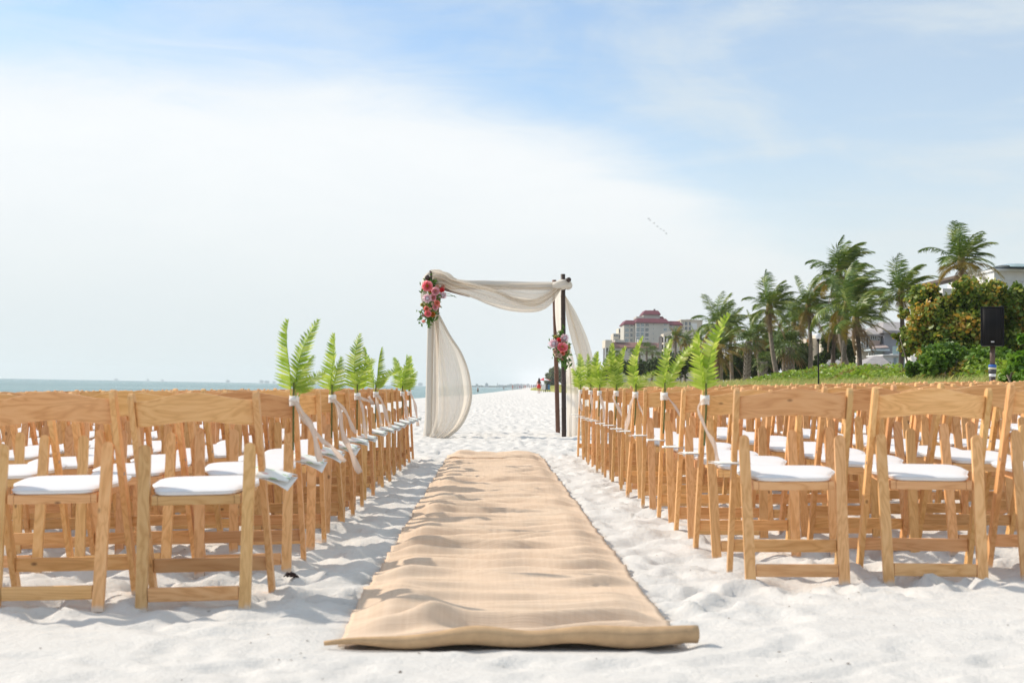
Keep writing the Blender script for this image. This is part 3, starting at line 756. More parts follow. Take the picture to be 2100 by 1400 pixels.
drape = empty("drape", P(1000, 580, YF)); tag(drape, "sheer ivory drape swagged over the wedding arch and knotted at its corners", "drape")
DO = drape.location
def interp_path(path, t):
    n = len(path) - 1; f = min(max(t, 0), 1) * n; i = min(int(f), n - 1); u = f - i
    p0, p1, p2, p3 = (path[max(i - 1, 0)], path[i], path[i + 1], path[min(i + 2, n)])
    return [0.5 * ((2 * b) + (c - a) * u + (2 * a - 5 * b + 4 * c - d) * u * u + (3 * b - a - 3 * c + d) * u ** 3) for a, b, c, d in zip(p0, p1, p2, p3)]
def fabric(name_, edge_a, edge_b, nu, nv, folds, mat, seed=0, billow=0.0):
    """Hanging cloth between two edges given as (photo x, photo y, distance); folds run along the edges and bulge in depth."""
    V = []; rr = np.random.default_rng(seed); ph = rr.uniform(0, 6.28, 8)
    for i in range(nu):
        u = i / (nu - 1); a = P(*interp_path(edge_a, u)); b_ = P(*interp_path(edge_b, u)); wd = (a - b_).length
        for j in range(nv):
            v = j / (nv - 1); vv = v + .02 * math.sin(6 * u + 9 * v + ph[0])
            p = a.lerp(b_, v)
            d = 0.0
            for amp, fr, k in folds:
                d += amp * math.sin(2 * PI * (fr * vv) + k * u + ph[int(fr) % 8]) * min(1, wd / .35 + .15)
            p.y += d + billow * math.sin(PI * v) * math.sin(PI * u)
            p.x += .3 * d * math.cos(7 * v + ph[2]); p.z += .25 * abs(d) * math.sin(5 * v + 3 * u)
            V.append(p - DO)
    ii = np.arange(nu * nv).reshape(nu, nv)
    Fq = np.stack([ii[:-1, :-1], ii[:-1, 1:], ii[1:, 1:], ii[1:, :-1]], -1).reshape(-1, 4)
    return link(name_, mesh_np(name_, [tuple(v) for v in V], Fq, mat, True), drape)
# swag across the top: two layers of cloth crossing each other
F0 = YF - .16
fabric("swag", [(884, 553, F0), (905, 558, F0), (925, 571, F0), (950, 577, F0), (985, 585, F0 - .02), (1020, 596, F0), (1060, 612, F0), (1095, 614, F0), (1125, 600, F0), (1150, 583, F0)],
       [(889, 590, F0), (912, 590, F0), (930, 598, F0), (972, 612, F0), (1005, 626, F0), (1040, 637, F0), (1080, 641, F0), (1110, 637, F0), (1132, 622, F0), (1152, 592, F0)], 110, 34, ((.040, 3, 2.0), (.022, 6, -3), (.010, 11, 2)), IVORY, 3, -.05)
fabric("swag", [(940, 578, F0 + .07), (985, 579, F0 + .07), (1030, 582, F0 + .07), (1080, 583, F0 + .07), (1120, 582, F0 + .07), (1150, 578, F0 + .05)],
       [(945, 584, F0 + .05), (985, 592, F0 + .05), (1020, 603, F0 + .05), (1052, 620, F0 + .03), (1100, 628, F0 + .03), (1153, 592, F0 + .03)], 80, 26, ((.035, 2, 3), (.020, 5, 2), (.009, 9, 1)), IVORY, 5, -.03)
def wrap(name_, path, rads, twist, mat, n=20, parent=None, ridge=.16):
    pts = []; m_ = 60; rings = []
    for i in range(m_): pts.append(P(*interp_path(path, i / (m_ - 1))) - DO)
    for i, p in enumerate(pts):
        u = i / (m_ - 1); t = (pts[min(i + 1, m_ - 1)] - pts[max(i - 1, 0)]).normalized(); up = t.orthogonal().normalized()
        ref = Vector((0, 1, 0)); up = (ref - t * ref.dot(t)).normalized(); sd = t.cross(up)
        r = interp_path([(q,) for q in rads], u)[0]
        rings.append([p + (up * math.cos(a) + sd * math.sin(a)) * r * (1 + ridge * math.sin(5 * a + twist * u) + ridge * .6 * math.sin(9 * a - 1.7 * twist * u)) for a in [2 * PI * j / n for j in range(n)]])
    q = MB(); q.loft(rings); return q.build(name_, mat, parent or drape, True)
wrap("beam_wrap", [(890, 570, YF - .075), (940, 580, YF - .075), (1000, 582, YF - .075), (1060, 584, YF - .075), (1120, 585, YF - .075), (1140, 585, YF - .075)], [.09, .055, .052, .05, .05, .06], 9, IVORY2, 26, ridge=.10)
wrap("corner_wrap", [(902, 562, YF + .12), (893, 558, YF + .14), (882, 562, YF + .12), (874, 572, YF + .06), (870, 590, YF - .02), (871, 612, YF - .03), (877, 640, YF - .02)], [.03, .045, .04, .045, .05, .05, .035], 5, IVORY2, 26, ridge=.14)
wrap("corner_wrap", [(945, 585, YF - .08), (925, 578, YF - .08), (908, 569, YF - .04), (896, 564, YF + .02), (889, 567, YF + .08)], [.055, .085, .085, .075, .05], 6, IVORY, 26, ridge=.16)
wrap("knot", [(1134, 586, YF - .14), (1148, 584, YF - .16), (1160, 582, YF - .15), (1166, 586, YF - .1), (1162, 592, YF - .06)], [.04, .072, .068, .055, .025], 6, IVORY2, 26, ridge=.13)
wrap("post_wrap", [(884, 640, YF), (881.6, 720, YF), (880.3, 800, YF), (879.3, 860, YF), (877, 896, YF)], [.05, .052, .055, .058, .075], 3, IVORY2, 26, ridge=.06)
# tail at the seaward post, blown out like a sail
fabric("tail", [(884, 640, YF + .03), (885, 690, YF + .03), (884, 750, YF + .03), (883, 810, YF + .03), (881, 855, YF + .03), (876, 884, YF), (868, 903, YF - .05)],
       [(897, 640, YF - .02), (922, 688, YF - .05), (946, 726, YF - .08), (962, 772, YF - .10), (965, 822, YF - .12), (944, 872, YF - .12), (905, 904, YF - .1)], 100, 44, ((.055, 2, .8), (.034, 4, -1.5), (.014, 7, 1.0)), IVORY, 8, -.22)
wrap("tail_hem", [(898, 642, YF - .03), (922, 688, YF - .05), (946, 726, YF - .08), (962, 772, YF - .10), (965, 822, YF - .12), (944, 872, YF - .12), (905, 904, YF - .1)], [.02, .018, .016, .016, .018, .02, .02], 6, IVORY2, 10)
wrap("tail_hem", [(868, 898, YF - .06), (880, 903, YF - .09), (893, 905, YF - .1), (905, 902, YF - .1)], [.03, .05, .05, .03], 5, IVORY2, 18)
# gathered fall between the two posts and the tail blown past the far side
fabric("gathered_fall", [(1137, 596, YB - .5), (1138, 640, YB - .4), (1141, 680, YB - .3), (1147, 720, YB - .3)], [(1155, 592, YF + .15), (1155, 640, YF + .2), (1157, 690, YF + .2), (1158, 720, YF + .2)], 60, 26, ((.030, 3, .5), (.016, 6, 1)), IVORY2, 9)
fabric("tail", [(1157, 606, YF + .15), (1161, 650, YF + .25), (1170, 694, YF + .35), (1181, 734, YF + .45), (1190, 775, YF + .5), (1196, 820, YF + .55), (1192, 860, YF + .5), (1178, 893, YF + .4)],
       [(1160, 606, YF + .2), (1182, 638, YF + .4), (1203, 682, YF + .7), (1215, 722, YF + .9), (1222, 765, YF + 1.0), (1223, 810, YF + 1.0), (1212, 855, YF + .9), (1192, 896, YF + .6)], 90, 36, ((.065, 2, .8), (.036, 4, 1.5), (.014, 8, -1)), IVORY, 12, .12)
fabric("tail", [(1157, 690, YF + .1), (1159, 740, YF + .12), (1161, 800, YF + .12), (1162, 850, YF + .1), (1163, 897, YF + .05)],
       [(1162, 690, YF + .2), (1178, 742, YF + .4), (1186, 800, YF + .5), (1186, 850, YF + .45), (1184, 898, YF + .3)], 70, 26, ((.030, 2, 1.2), (.015, 5, -1)), IVORY, 14, .08)

# ------------------------------------------------------------------ flowers
def petal_mat(name_, a, b_, tr=.5):
    return leafmat(name_, [(0.0, a), (1.0, b_)], tr, .55, 8.0, .3, (1.08, 1.0, 1.06))
CORAL = petal_mat("coral petals", (.90, .28, .32), (.94, .56, .55)); PINK = petal_mat("pink petals", (.86, .48, .54), (.90, .68, .68)); RED = petal_mat("red petals", (.80, .06, .10), (.88, .18, .18))
PEACH = petal_mat("peach petals", (.86, .60, .46), (.90, .74, .62)); CREAM = petal_mat("cream petals", (.76, .66, .55), (.82, .72, .62)); PALE = petal_mat("pale pink bracts", (.78, .60, .64), (.86, .74, .76))
ORANGE = petal_mat("orange petals", (.62, .24, .03), (.72, .36, .06)); YEL = petal_mat("yellow stamens", (.62, .30, .03), (.7, .42, .05), .05); LEAFD = leafmat("glossy leaves", [(0, (.04, .10, .016)), (1, (.15, .28, .045))], .25, .35, 6)
SALMON = petal_mat("salmon petals", (.88, .36, .28), (.92, .54, .44)); FELT = plain("pale grey protea heart", (.55, .50, .54), .9, .08, 30); YELLOWG = petal_mat("lime petals", (.55, .55, .16), (.68, .66, .3))
def petals(mb, n, r0, ln, w, tilt, cup, jit, rr, z0=0.0):
    """One whorl of cupped petals round +Z."""
    for i in range(n):
        a = 2 * PI * (i + rr.uniform(-jit, jit)) / n; ti = tilt + rr.uniform(-.12, .12); g = []
        for u in (0, .35, .7, 1.0):
            wv = w * (.35 + .85 * math.sin(min(1, u * 1.08) * PI * .62)) * (1 if u < 1 else .55)
            th = ti - cup * u
            for v in (-1, -.35, .35, 1):
                x = r0 + ln * (math.sin(ti) * u if False else (math.sin(th) * u)); z = z0 + ln * math.cos(th) * u + .18 * w * v * v; y = wv * v * .5
                g.append((x * math.cos(a) - y * math.sin(a), x * math.sin(a) + y * math.cos(a), z))
        mb.add(g, [(k * 4 + q, k * 4 + q + 1, (k + 1) * 4 + q + 1, (k + 1) * 4 + q) for k in range(3) for q in range(3)])
def flower_mesh(kind, R, seed):
    rr = random.Random(seed); mb = MB(); mats = {'peony': [CORAL, YEL], 'pinkpeony': [PINK, YEL], 'rose': [PEACH, PEACH], 'creamrose': [CREAM, SALMON], 'red': [RED, RED], 'orange': [ORANGE, YEL], 'protea': [PALE, FELT], 'salmon': [SALMON, YEL], 'tulip': [SALMON, YEL], 'lime': [YELLOWG, YELLOWG]}[kind]
    if kind in ('peony', 'pinkpeony', 'orange', 'salmon', 'lime'):
        for k, (n, t) in enumerate(((9, 1.45), (8, 1.15), (7, .85), (6, .55))): petals(mb, n, R * .06, R * (1.0 - .10 * k), R * .80, t, .35, .2, rr, -.02 * R * k)
        m0 = len(mb.f)
        for i in range(16):
            a = 2.4 * i; r = R * .30 * math.sqrt(i / 16); mb.tube([(r * math.cos(a) * .5, r * math.sin(a) * .5, R * .1), (r * math.cos(a), r * math.sin(a), R * .52)], R * .045, 4, True, 1)
    elif kind in ('rose', 'creamrose', 'red', 'tulip'):
        for k, (n, t) in enumerate(((6, 1.15), (6, .85), (5, .6), (4, .38), (3, .2))): petals(mb, n, R * .05, R * (.98 - .04 * k), R * .95, t, .55, .2, rr, 0)
        mb.lathe([(R * .02, R * .3), (R * .2, R * .55), (R * .12, R * .8), (R * .01, R * .84)], 8, mi=1)
    elif kind == 'protea':
        for k, (n, t) in enumerate(((14, .95), (13, .7), (12, .45))): petals(mb, n, R * .25, R * (1.05 - .05 * k), R * .24, t, .2, .25, rr, 0)
        mb.lathe([(R * .05, -.1 * R), (R * .42, R * .1), (R * .46, R * .45), (R * .30, R * .78), (R * .08, R * .95)], 14, mi=1)
    return mb.mesh(kind, mats, True)
def leaf_mesh(L, W, seed, mat=None):
    rr = random.Random(seed); V = []; Fq = []; n = 7
    for i in range(n):
        t = i / (n - 1); w = W * math.sin(PI * min(1, t * .96 + .04)) ** .8 * .5 + .0008; dz = -.25 * L * t * t
        V += [(-w, t * L, dz + .35 * w), (0, t * L, dz), (w, t * L, dz + .35 * w)]
    for i in range(n - 1):
        for k in (0, 1): Fq.append((i * 3 + k, i * 3 + k + 1, (i + 1) * 3 + k + 1, (i + 1) * 3 + k))
    me = mesh_np("leaf", V, Fq, mat or LEAFD, True); return me
FNAME = {'peony': 'peony', 'pinkpeony': 'peony', 'rose': 'rose', 'creamrose': 'rose', 'red': 'ranunculus', 'orange': 'dahlia', 'protea': 'protea', 'salmon': 'ranunculus', 'tulip': 'tulip', 'lime': 'carnation'}
def bouquet(origin, label, flowers, leaves, vines, d):
    root = empty("flower_arrangement", origin); tag(root, label, "flowers")
    for i, (k, px, py, rp, dd) in enumerate(flowers):
        R = 1.04 * rp / F_PX * d; p = P(px, py, d + dd); o = link(FNAME[k], flower_mesh(k, R, i + 3), root)
        out = Vector(((px - flowers[0][1]) * .004 + random.uniform(-.25, .25), -1, random.uniform(-.15, .45) + .1))
        if k == 'tulip': out = Vector((-.1, -.3, -1))
        o.location = p - Vector(origin); o.rotation_euler = out.to_track_quat('Z', 'Y').to_euler()
    for i, (px, py, L, W, ang, dd) in enumerate(leaves):
        p = P(px, py, d + dd); o = link("leaf", leaf_mesh(L / F_PX * d, W / F_PX * d, i), root); o.location = p - Vector(origin)
        o.rotation_euler = (Matrix.Rotation(-ang, 3, 'Y') @ Matrix.Rotation(random.uniform(-.5, .5), 3, 'Z') @ Matrix.Rotation(PI / 2, 3, 'X')).to_euler()
    for path, lw in vines:
        q = MB(); pts = [P(x, y, d + dd) - Vector(origin) for x, y, dd in path]; q.tube(pts, .004, 5)
        rr = random.Random(len(path))
        for k in range(len(pts) - 1):
            for h in range(3):
                c = pts[k].lerp(pts[k + 1], h / 3); s_ = lw * rr.uniform(.6, 1.2); a = rr.uniform(0, 6.28)
                dx = Vector((math.cos(a), rr.uniform(-.4, .4), math.sin(a))) * s_; dy = Vector((-math.sin(a), rr.uniform(-.5, .5), math.cos(a))) * s_ * .4
                q.add([c, c + dx * .5 + dy, c + dx, c + dx * .5 - dy], [(0, 1, 2, 3)])
        q.build("trailing_vine", LEAFD, root)
    # mossy heart that the stems are pushed into
    return root
D1 = YF - .20
def heart(root, pts, r):
    q = MB(); q.tube([Vector(p) - root.location for p in pts], [r * .5] + [r] * (len(pts) - 2) + [r * .5], 10)
    V = []; rr = random.Random(4)
    for p in pts:
        for k in range(40):
            c = Vector(p) - root.location + Vector((rr.gauss(0, r * .8), rr.gauss(-r * .2, r * .5), rr.gauss(0, r * .9))); s_ = rr.uniform(.03, .06)
            a = Vector((rr.gauss(0, 1), rr.gauss(0, 1), rr.gauss(0, 1))).normalized(); b_ = a.orthogonal().normalized()
            q.add([c - a * s_, c + b_ * s_ * .4, c + a * s_, c - b_ * s_ * .4], [(0, 1, 2, 3)])
    q.build("foliage", LEAFD, root)
b1 = bouquet(P(882, 600, D1), "tall cascade of coral peonies, proteas and roses on the seaward arch corner",
    [('peony', 877, 587, 11.5, -.10), ('protea', 876, 612, 10, -.10), ('pinkpeony', 893, 598, 9, -.09), ('red', 907, 596, 7, -.08), ('rose', 898, 589, 6.5, -.04), ('rose', 909, 588, 6, .0), ('orange', 884, 597, 6, -.06), ('pinkpeony', 888, 611, 8, -.06), ('protea', 907, 609, 9, .0), ('salmon', 896, 622, 6.5, -.05),
     ('pinkpeony', 892, 630, 6.5, -.05), ('rose', 899, 628, 5, .0), ('salmon', 875, 633, 6, -.06), ('rose', 883, 634, 4.5, -.05), ('peony', 878, 644, 7.5, -.06), ('orange', 887, 645, 5.5, -.03), ('creamrose', 868, 647, 4.5, .0), ('lime', 866, 625, 4, .0), ('creamrose', 887, 624, 4, -.07), ('lime', 874, 624, 3.5, -.06), ('tulip', 869, 655, 5.5, -.04), ('creamrose', 893, 637, 4, -.05)],
    [(892, 583, 20, 10, 1.0, -.02), (900, 580, 18, 8, 1.35, .0), (910, 592, 18, 9, 1.9, .02), (898, 605, 12, 7, 2.2, -.06), (868, 613, 17, 10, -2.4, .02), (867, 625, 16, 9, -2.5, .03), (900, 622, 20, 8, 2.5, .02), (898, 630, 22, 7, 2.7, .03), (872, 638, 12, 7, -2.7, .0), (886, 600, 12, 6, .4, .0), (882, 579, 12, 7, .4, .02), (880, 650, 14, 6, 2.9, .03), (881, 656, 16, 5, 3.0, .04), (890, 617, 12, 6, 1.6, -.03), (872, 606, 10, 5, -1.2, .03)],
    [([(868, 632, .0), (863, 642, -.02), (861, 652, -.02), (858, 664, -.03)], .035), ([(866, 640, .0), (864, 650, -.03), (859, 658, -.04)], .03), ([(910, 603, 0), (920, 607, -.04), (933, 607, -.05)], .012), ([(910, 600, 0), (922, 603, -.04), (936, 610, -.05)], .010)], D1)
heart(b1, [P(880, 585, D1 + .04), P(889, 600, D1 + .04), P(886, 618, D1 + .04), P(880, 640, D1 + .05), P(877, 652, D1 + .06)], .085)
D2 = YF - .10
b2 = bouquet(P(1148, 715, D2), "round cluster of magenta peony, proteas and cream roses on the landward arch posts",
    [('peony', 1153, 714, 11.5, -.08), ('protea', 1136, 707, 10.5, -.06), ('protea', 1157, 695, 9, -.02), ('red', 1146, 699, 6.5, -.06), ('lime', 1140, 693, 5.5, .0), ('creamrose', 1138, 721, 7, -.05), ('creamrose', 1147, 731, 7.5, -.07), ('creamrose', 1140, 730, 5.5, -.02), ('salmon', 1154, 725, 5.5, -.06), ('lime', 1164, 712, 6, .0), ('rose', 1152, 737, 4.5, .0), ('lime', 1161, 721, 5, -.02)],
    [(1163, 703, 24, 11, 1.5, .0), (1161, 699, 17, 9, 1.0, .02), (1158, 728, 20, 10, 2.9, .0), (1163, 735, 22, 8, 2.6, .03), (1160, 740, 14, 9, 2.9, .0), (1133, 715, 12, 7, -2.2, .03), (1150, 690, 13, 6, .1, .02), (1155, 685, 12, 5, .3, .03), (1134, 725, 10, 5, -2.4, .03), (1165, 748, 18, 6, 2.5, .05)],
    [([(1150, 695, 0), (1152, 684, -.02), (1155, 673, -.02), (1153, 664, -.02)], .035), ([(1148, 697, 0), (1145, 688, -.02), (1142, 680, -.03)], .025)], D2)
heart(b2, [P(1143, 700, D2 + .04), P(1150, 712, D2 + .05), P(1152, 726, D2 + .05), P(1156, 736, D2 + .05)], .08)

# ------------------------------------------------------------------ speaker on its pole, microphone stand, bits on the sand
DS = 19.5
def sp(px, py): return P(px, py, DS)
g0 = sp(2036, 668); pw = 1 / F_PX * DS
spk = empty("loudspeaker", (g0.x, DS, sp(2036, 709).z)); tag(spk, "black cabinet loudspeaker mounted on the pole in front of the sea grape bush", "speaker")
spk.rotation_euler = (0, -.015, math.radians(-16))
W_, H_, Dp = 47 * pw, 81 * pw, .30
q = MB(); prof = [(-W_ / 2, 0), (W_ / 2, 0), (W_ * .36, Dp), (-W_ * .36, Dp)]
q.loft([[(x, y, z) for x, y in prof] for z in (0, H_)]); q.build("cabinet", BLACK, spk, bevel=.012)
def grille_mat():
    m, b = new_mat("perforated steel grille"); tc = b.n('ShaderNodeTexCoord'); vo = b.n('ShaderNodeTexVoronoi'); vo.inputs['Scale'].default_value = 190; vo.inputs['Randomness'].default_value = 0
    b.l(tc.outputs['Object'], vo.inputs['Vector']); c = b.ramp(vo.outputs['Distance'], [(.3, (.006, .006, .006)), (.45, (.014, .014, .015))])
    finish(b, pbsdf(b, c, .6, None, .1)); return m
q = MB(); rings = []
for k in range(9):
    u = k / 8 * 2 - 1; rings.append([(u * W_ * .40, -.006 - .016 * (1 - u * u), z) for z in (H_ * .06, H_ * .95)] + [(u * W_ * .40, .002, z) for z in (H_ * .95, H_ * .06)])
q.loft(rings); q.build("grille", grille_mat(), spk, True)
q = MB(); q.box(-.022, .022, -.028, -.020, H_ * .085, H_ * .085 + .018); bd = q.build("badge", plain("silver badge", (.5, .5, .5), .4, .05), spk, bevel=.004)
q = MB(); q.tube([(W_ * .42, .06, H_ + .004), (W_ * .42, .12, H_ + .012), (W_ * .30, .2, H_ + .004)], .006, 6); q.build("handle", BLACK, spk, True)
stand = empty("speaker_pole", (sp(2042, 790).x, DS + .13, gz(sp(2042, 790).x, DS))); tag(stand, "brown pole with blue and white taped collar holding up the loudspeaker", "speaker pole")
zl = lambda py: sp(2042, py).z - stand.location.z
q = MB(); q.tube([(0, 0, -.2), (0, 0, zl(755))], .043, 14); q.build("lower_pole", plain("dark brown pole", (.045, .032, .028), .5), stand, True)
q = MB(); q.tube([(0, 0, zl(755)), (0, 0, zl(709.5))], .036, 14); q.build("upper_pole", plain("dusty brown pole", (.13, .085, .065), .55), stand, True)
for nm, a, b_, r, c in (("collar_tape", 753, 747, .052, (.03, .12, .42)), ("collar_tape", 757, 753, .054, (.62, .58, .42)), ("collar_clamp", 765, 757, .050, (.06, .06, .065)), ("pole_label", 772, 766, .0445, (.75, .75, .75))):
    q = MB(); q.lathe([(r, zl(a)), (r * 1.06, (zl(a) + zl(b_)) / 2), (r, zl(b_))], 14); q.build(nm, plain(nm + str(a), c, .5), stand, True)
for k in range(3):
    a = 2 * PI * k / 3 + .5; q = MB(); q.tube([(0, 0, .32), (.42 * math.cos(a), .42 * math.sin(a), -.02)], .014, 8); q.build("leg", BLACK, stand, True)
DM = 20.0
mp = P(1681, 790, DM); ms = empty("microphone_stand", (mp.x, DM, gz(mp.x, DM))); tag(ms, "slim black microphone stand with round silver mesh head behind the chairs", "microphone stand")
hz = P(1678, 697, DM).z - ms.location.z; lean = P(1678, 697, DM).x - mp.x
q = MB(); q.tube([(0, 0, -.03), (lean * .5, 0, hz * .5), (lean, 0, hz - .02)], .011, 8); q.build("pole", BLACK, ms, True)
q = MB(); q.lathe([(.012, hz * .36), (.020, hz * .37), (.020, hz * .44), (.012, hz * .45)], 10); q.build("clutch", BLACK, ms, True)
q = MB(); q.lathe([(.010, hz - .03), (.020, hz - .01), (.022, hz + .02)], 10, (lean, 0, 0)); q.build("microphone_grip", BLACK, ms, True)
q = MB(); q.lathe([(.01, hz + .010), (.038, hz + .025), (.046, hz + .055), (.036, hz + .088), (.01, hz + .10)], 14, (lean, 0, 0)); q.build("microphone_head", plain("silver mesh", (.60, .62, .64), .45, .05), ms, True)
for k in range(3):
    a = 2 * PI * k / 3; q = MB(); q.tube([(0, 0, .13), (.28 * math.cos(a), .28 * math.sin(a), .0)], .008, 6); q.build("leg", BLACK, ms, True)
# dark tuft of seaweed and small wrack
WEED = plain("dried seaweed", (.035, .018, .016), .8)
for k, (px, py, s_, lab) in enumerate(((598, 1171, .75, "small dark seaweed clump on shaded sand behind the seaside aisle chair"), (1874, 1192, .45, "tiny dark seaweed scrap on sand under the dune-side back row chair"))):
    d = (EYE - .02) * F_PX / (py - (775 + .0178 * px)); p = P(px, py, d); root = empty("seaweed_clump", (p.x, d, ground(p.x, d))); tag(root, lab, "seaweed")
    q = MB(); rr = random.Random(k)
    for h in range(9):
        a = rr.uniform(0, 6.28); r = .035 * s_; q.tube([(r * rr.uniform(-.6, .6), r * rr.uniform(-.6, .6), .004), (r * math.cos(a) * .7, r * math.sin(a) * .5, .018 * s_ + .004), (r * math.cos(a + .6) * 1.3, r * math.sin(a + .6) * .8, .004)], [.005 * s_, .009 * s_, .003 * s_], 5)
    q.build("weed_strands", WEED, root, True)

# ------------------------------------------------------------------ dune vegetation
def leaf_cloud(name, C, size, mat, parent=None, k=4, seed=0, up=.5, asp=.55):
    """One mesh of loose leaves at the points C (N,3), each turned its own way."""
    r = np.random.default_rng(seed); N = len(C); C = np.asarray(C, float)
    nrm = r.normal(size=(N, 3)); nrm[:, 2] = np.abs(nrm[:, 2]) + up; nrm /= np.linalg.norm(nrm, axis=1)[:, None]
    t = r.normal(size=(N, 3)); t -= nrm * (t * nrm).sum(1)[:, None]; t /= np.linalg.norm(t, axis=1)[:, None]
    bt = np.cross(nrm, t); s = size * r.uniform(.65, 1.3, N)[:, None]
    if k == 4: P4 = [C - t * s, C + bt * s * asp + nrm * s * .12, C + t * s, C - bt * s * asp + nrm * s * .12]
    else: P4 = [C + (t * math.cos(2 * PI * i / k) + bt * math.sin(2 * PI * i / k) * asp) * s + nrm * s * .12 * math.cos(4 * PI * i / k) for i in range(k)]
    V = np.stack(P4, 1).reshape(-1, 3); Fq = np.arange(N * k).reshape(N, k)
    return link(name, mesh_np(name, V, Fq, mat), parent)
def blob_points(r, c, rad, n, shell=.55):
    d = r.normal(size=(n, 3)); d /= np.linalg.norm(d, axis=1)[:, None]
    q = (shell + (1 - shell) * r.random(n) ** .7)[:, None]
    return np.asarray(c) + d * q * np.asarray(rad)
def uncanon(c, y):
    s, d = float(shore(y)), float(dune_x(y)); return d + (c - 8) if c > 8 else s + (c + 14) * (d - s) / 22
GRASS = leafmat("dune grass", [(0, (.27, .31, .09)), (.45, (.48, .49, .19)), (.8, (.62, .58, .30)), (1, (.68, .61, .40))], .35, .6, .25)
r = np.random.default_rng(77); N = 150000
yy = np.exp(r.uniform(math.log(14), math.log(330), N)); cc = 8.1 + 8.0 * r.random(N) ** .85
dxv = dune_x(yy); xx = dxv + (cc - 8)
keep = pnoise(xx * .5, yy * .25, 50) + .35 * pnoise(xx * 2, yy * 1.1, 51) > -.22 + .25 * (cc > 15); xx, yy, cc = xx[keep], yy[keep], cc[keep]; N = len(xx)
zz = base_h(xx, yy); h = r.uniform(.25, .58, N) * (.75 + .35 * sstep(cc, 8, 10)); w = .0045 * (yy / 18) ** .75 * r.uniform(.7, 1.4, N)
a = r.uniform(0, PI, N); ln = h * (r.uniform(.0, .55, N) + .12); la = r.normal(0, .9, N)
bx = np.cos(a) * w; by = np.sin(a) * w; tx = np.cos(la) * ln; ty = np.sin(la) * ln
V = np.stack([np.stack([xx - bx, yy - by, zz - .03], -1), np.stack([xx + bx, yy + by, zz - .03], -1), np.stack([xx + tx * .35 + bx * .8, yy + ty * .35 + by * .8, zz + h * .62], -1), np.stack([xx + tx, yy + ty, zz + h], -1), np.stack([xx + tx * .35 - bx * .8, yy + ty * .35 - by * .8, zz + h * .62], -1)], 1).reshape(-1, 3)
g = link("dune_grass", mesh_np("dune_grass", V, np.arange(N * 5).reshape(N, 5), GRASS)); tag(g, "tall pale green dune grass along the landward edge of the beach", "grass", None, 'stuff')
# soil under the dune plants
DUNE = plain("dune soil", (.20, .17, .10), .95, .2, .5)
dy_ = np.array([10, 16, 24, 35, 50, 70, 100, 140, 200, 300, 450, 700, 1100]); dc = np.array([9.6, 10.5, 12, 14, 16, 18, 20, 24, 30, 45, 80, 160, 400, 900])
GXd, GYd = np.meshgrid(dc, dy_); GXd = dune_x(GYd) + GXd - 8.0
GZd = np.where(True, base_h(GXd, GYd), 0) + .015 + np.where(np.arange(len(dc)) == 0, -.08, .0)
ii = np.arange(GXd.size).reshape(GXd.shape); Fq = np.stack([ii[:-1, :-1], ii[:-1, 1:], ii[1:, 1:], ii[1:, :-1]], -1).reshape(-1, 4)
o = link("dune_ground", mesh_np("dune_ground", np.stack([GXd, GYd, GZd + .05], -1).reshape(-1, 3), Fq, DUNE, True)); tag(o, "dark soil of the planted dune", None, kind='structure')
# low green ground cover between grass and palms
COVER = leafmat("beach creeper", [(0, (.11, .19, .02)), (.45, (.24, .36, .04)), (.8, (.37, .48, .08)), (1, (.48, .51, .16))], .35, .4, .5)
COVER2 = leafmat("reddening creeper", [(0, (.10, .13, .02)), (.5, (.24, .22, .05)), (1, (.42, .26, .09))], .35, .4, .5)
N = 52000; yy = np.exp(r.uniform(math.log(26), math.log(84), N)); cc = 14.2 + 7.5 * r.random(N); xx = dune_x(yy) + cc - 8
top = (.55 + .75 * np.clip(pnoise(xx * .35, yy * .16, 60) + .25, 0, 1) + .3 * pnoise(xx * 1.3, yy * .7, 61)) * sstep(cc, 14, 16)
top = np.where(yy < 40, top * .8, top) * np.where(pnoise(xx * .08, yy * .05, 63) > -.35, 1, .5)
zz = base_h(xx, yy) + np.maximum(.05, top) * (r.random(N) ** .45) + .03
sel = (pnoise(xx * .25, yy * .2, 66) > .22) | (r.random(N) < .06)
C = np.stack([xx, yy, zz], -1)
o = leaf_cloud("ground_cover", C[~sel], .075, COVER, None, 6, 3, .7, .8); tag(o, "bright green creeping ground cover on the dune in front of the palms", "ground cover", None, 'stuff')
o = leaf_cloud("reddish_ground_cover", C[sel], .07, COVER2, None, 6, 4, .7, .8); tag(o, "yellowish patches of creeping ground cover on the dune", "ground cover", None, 'stuff')

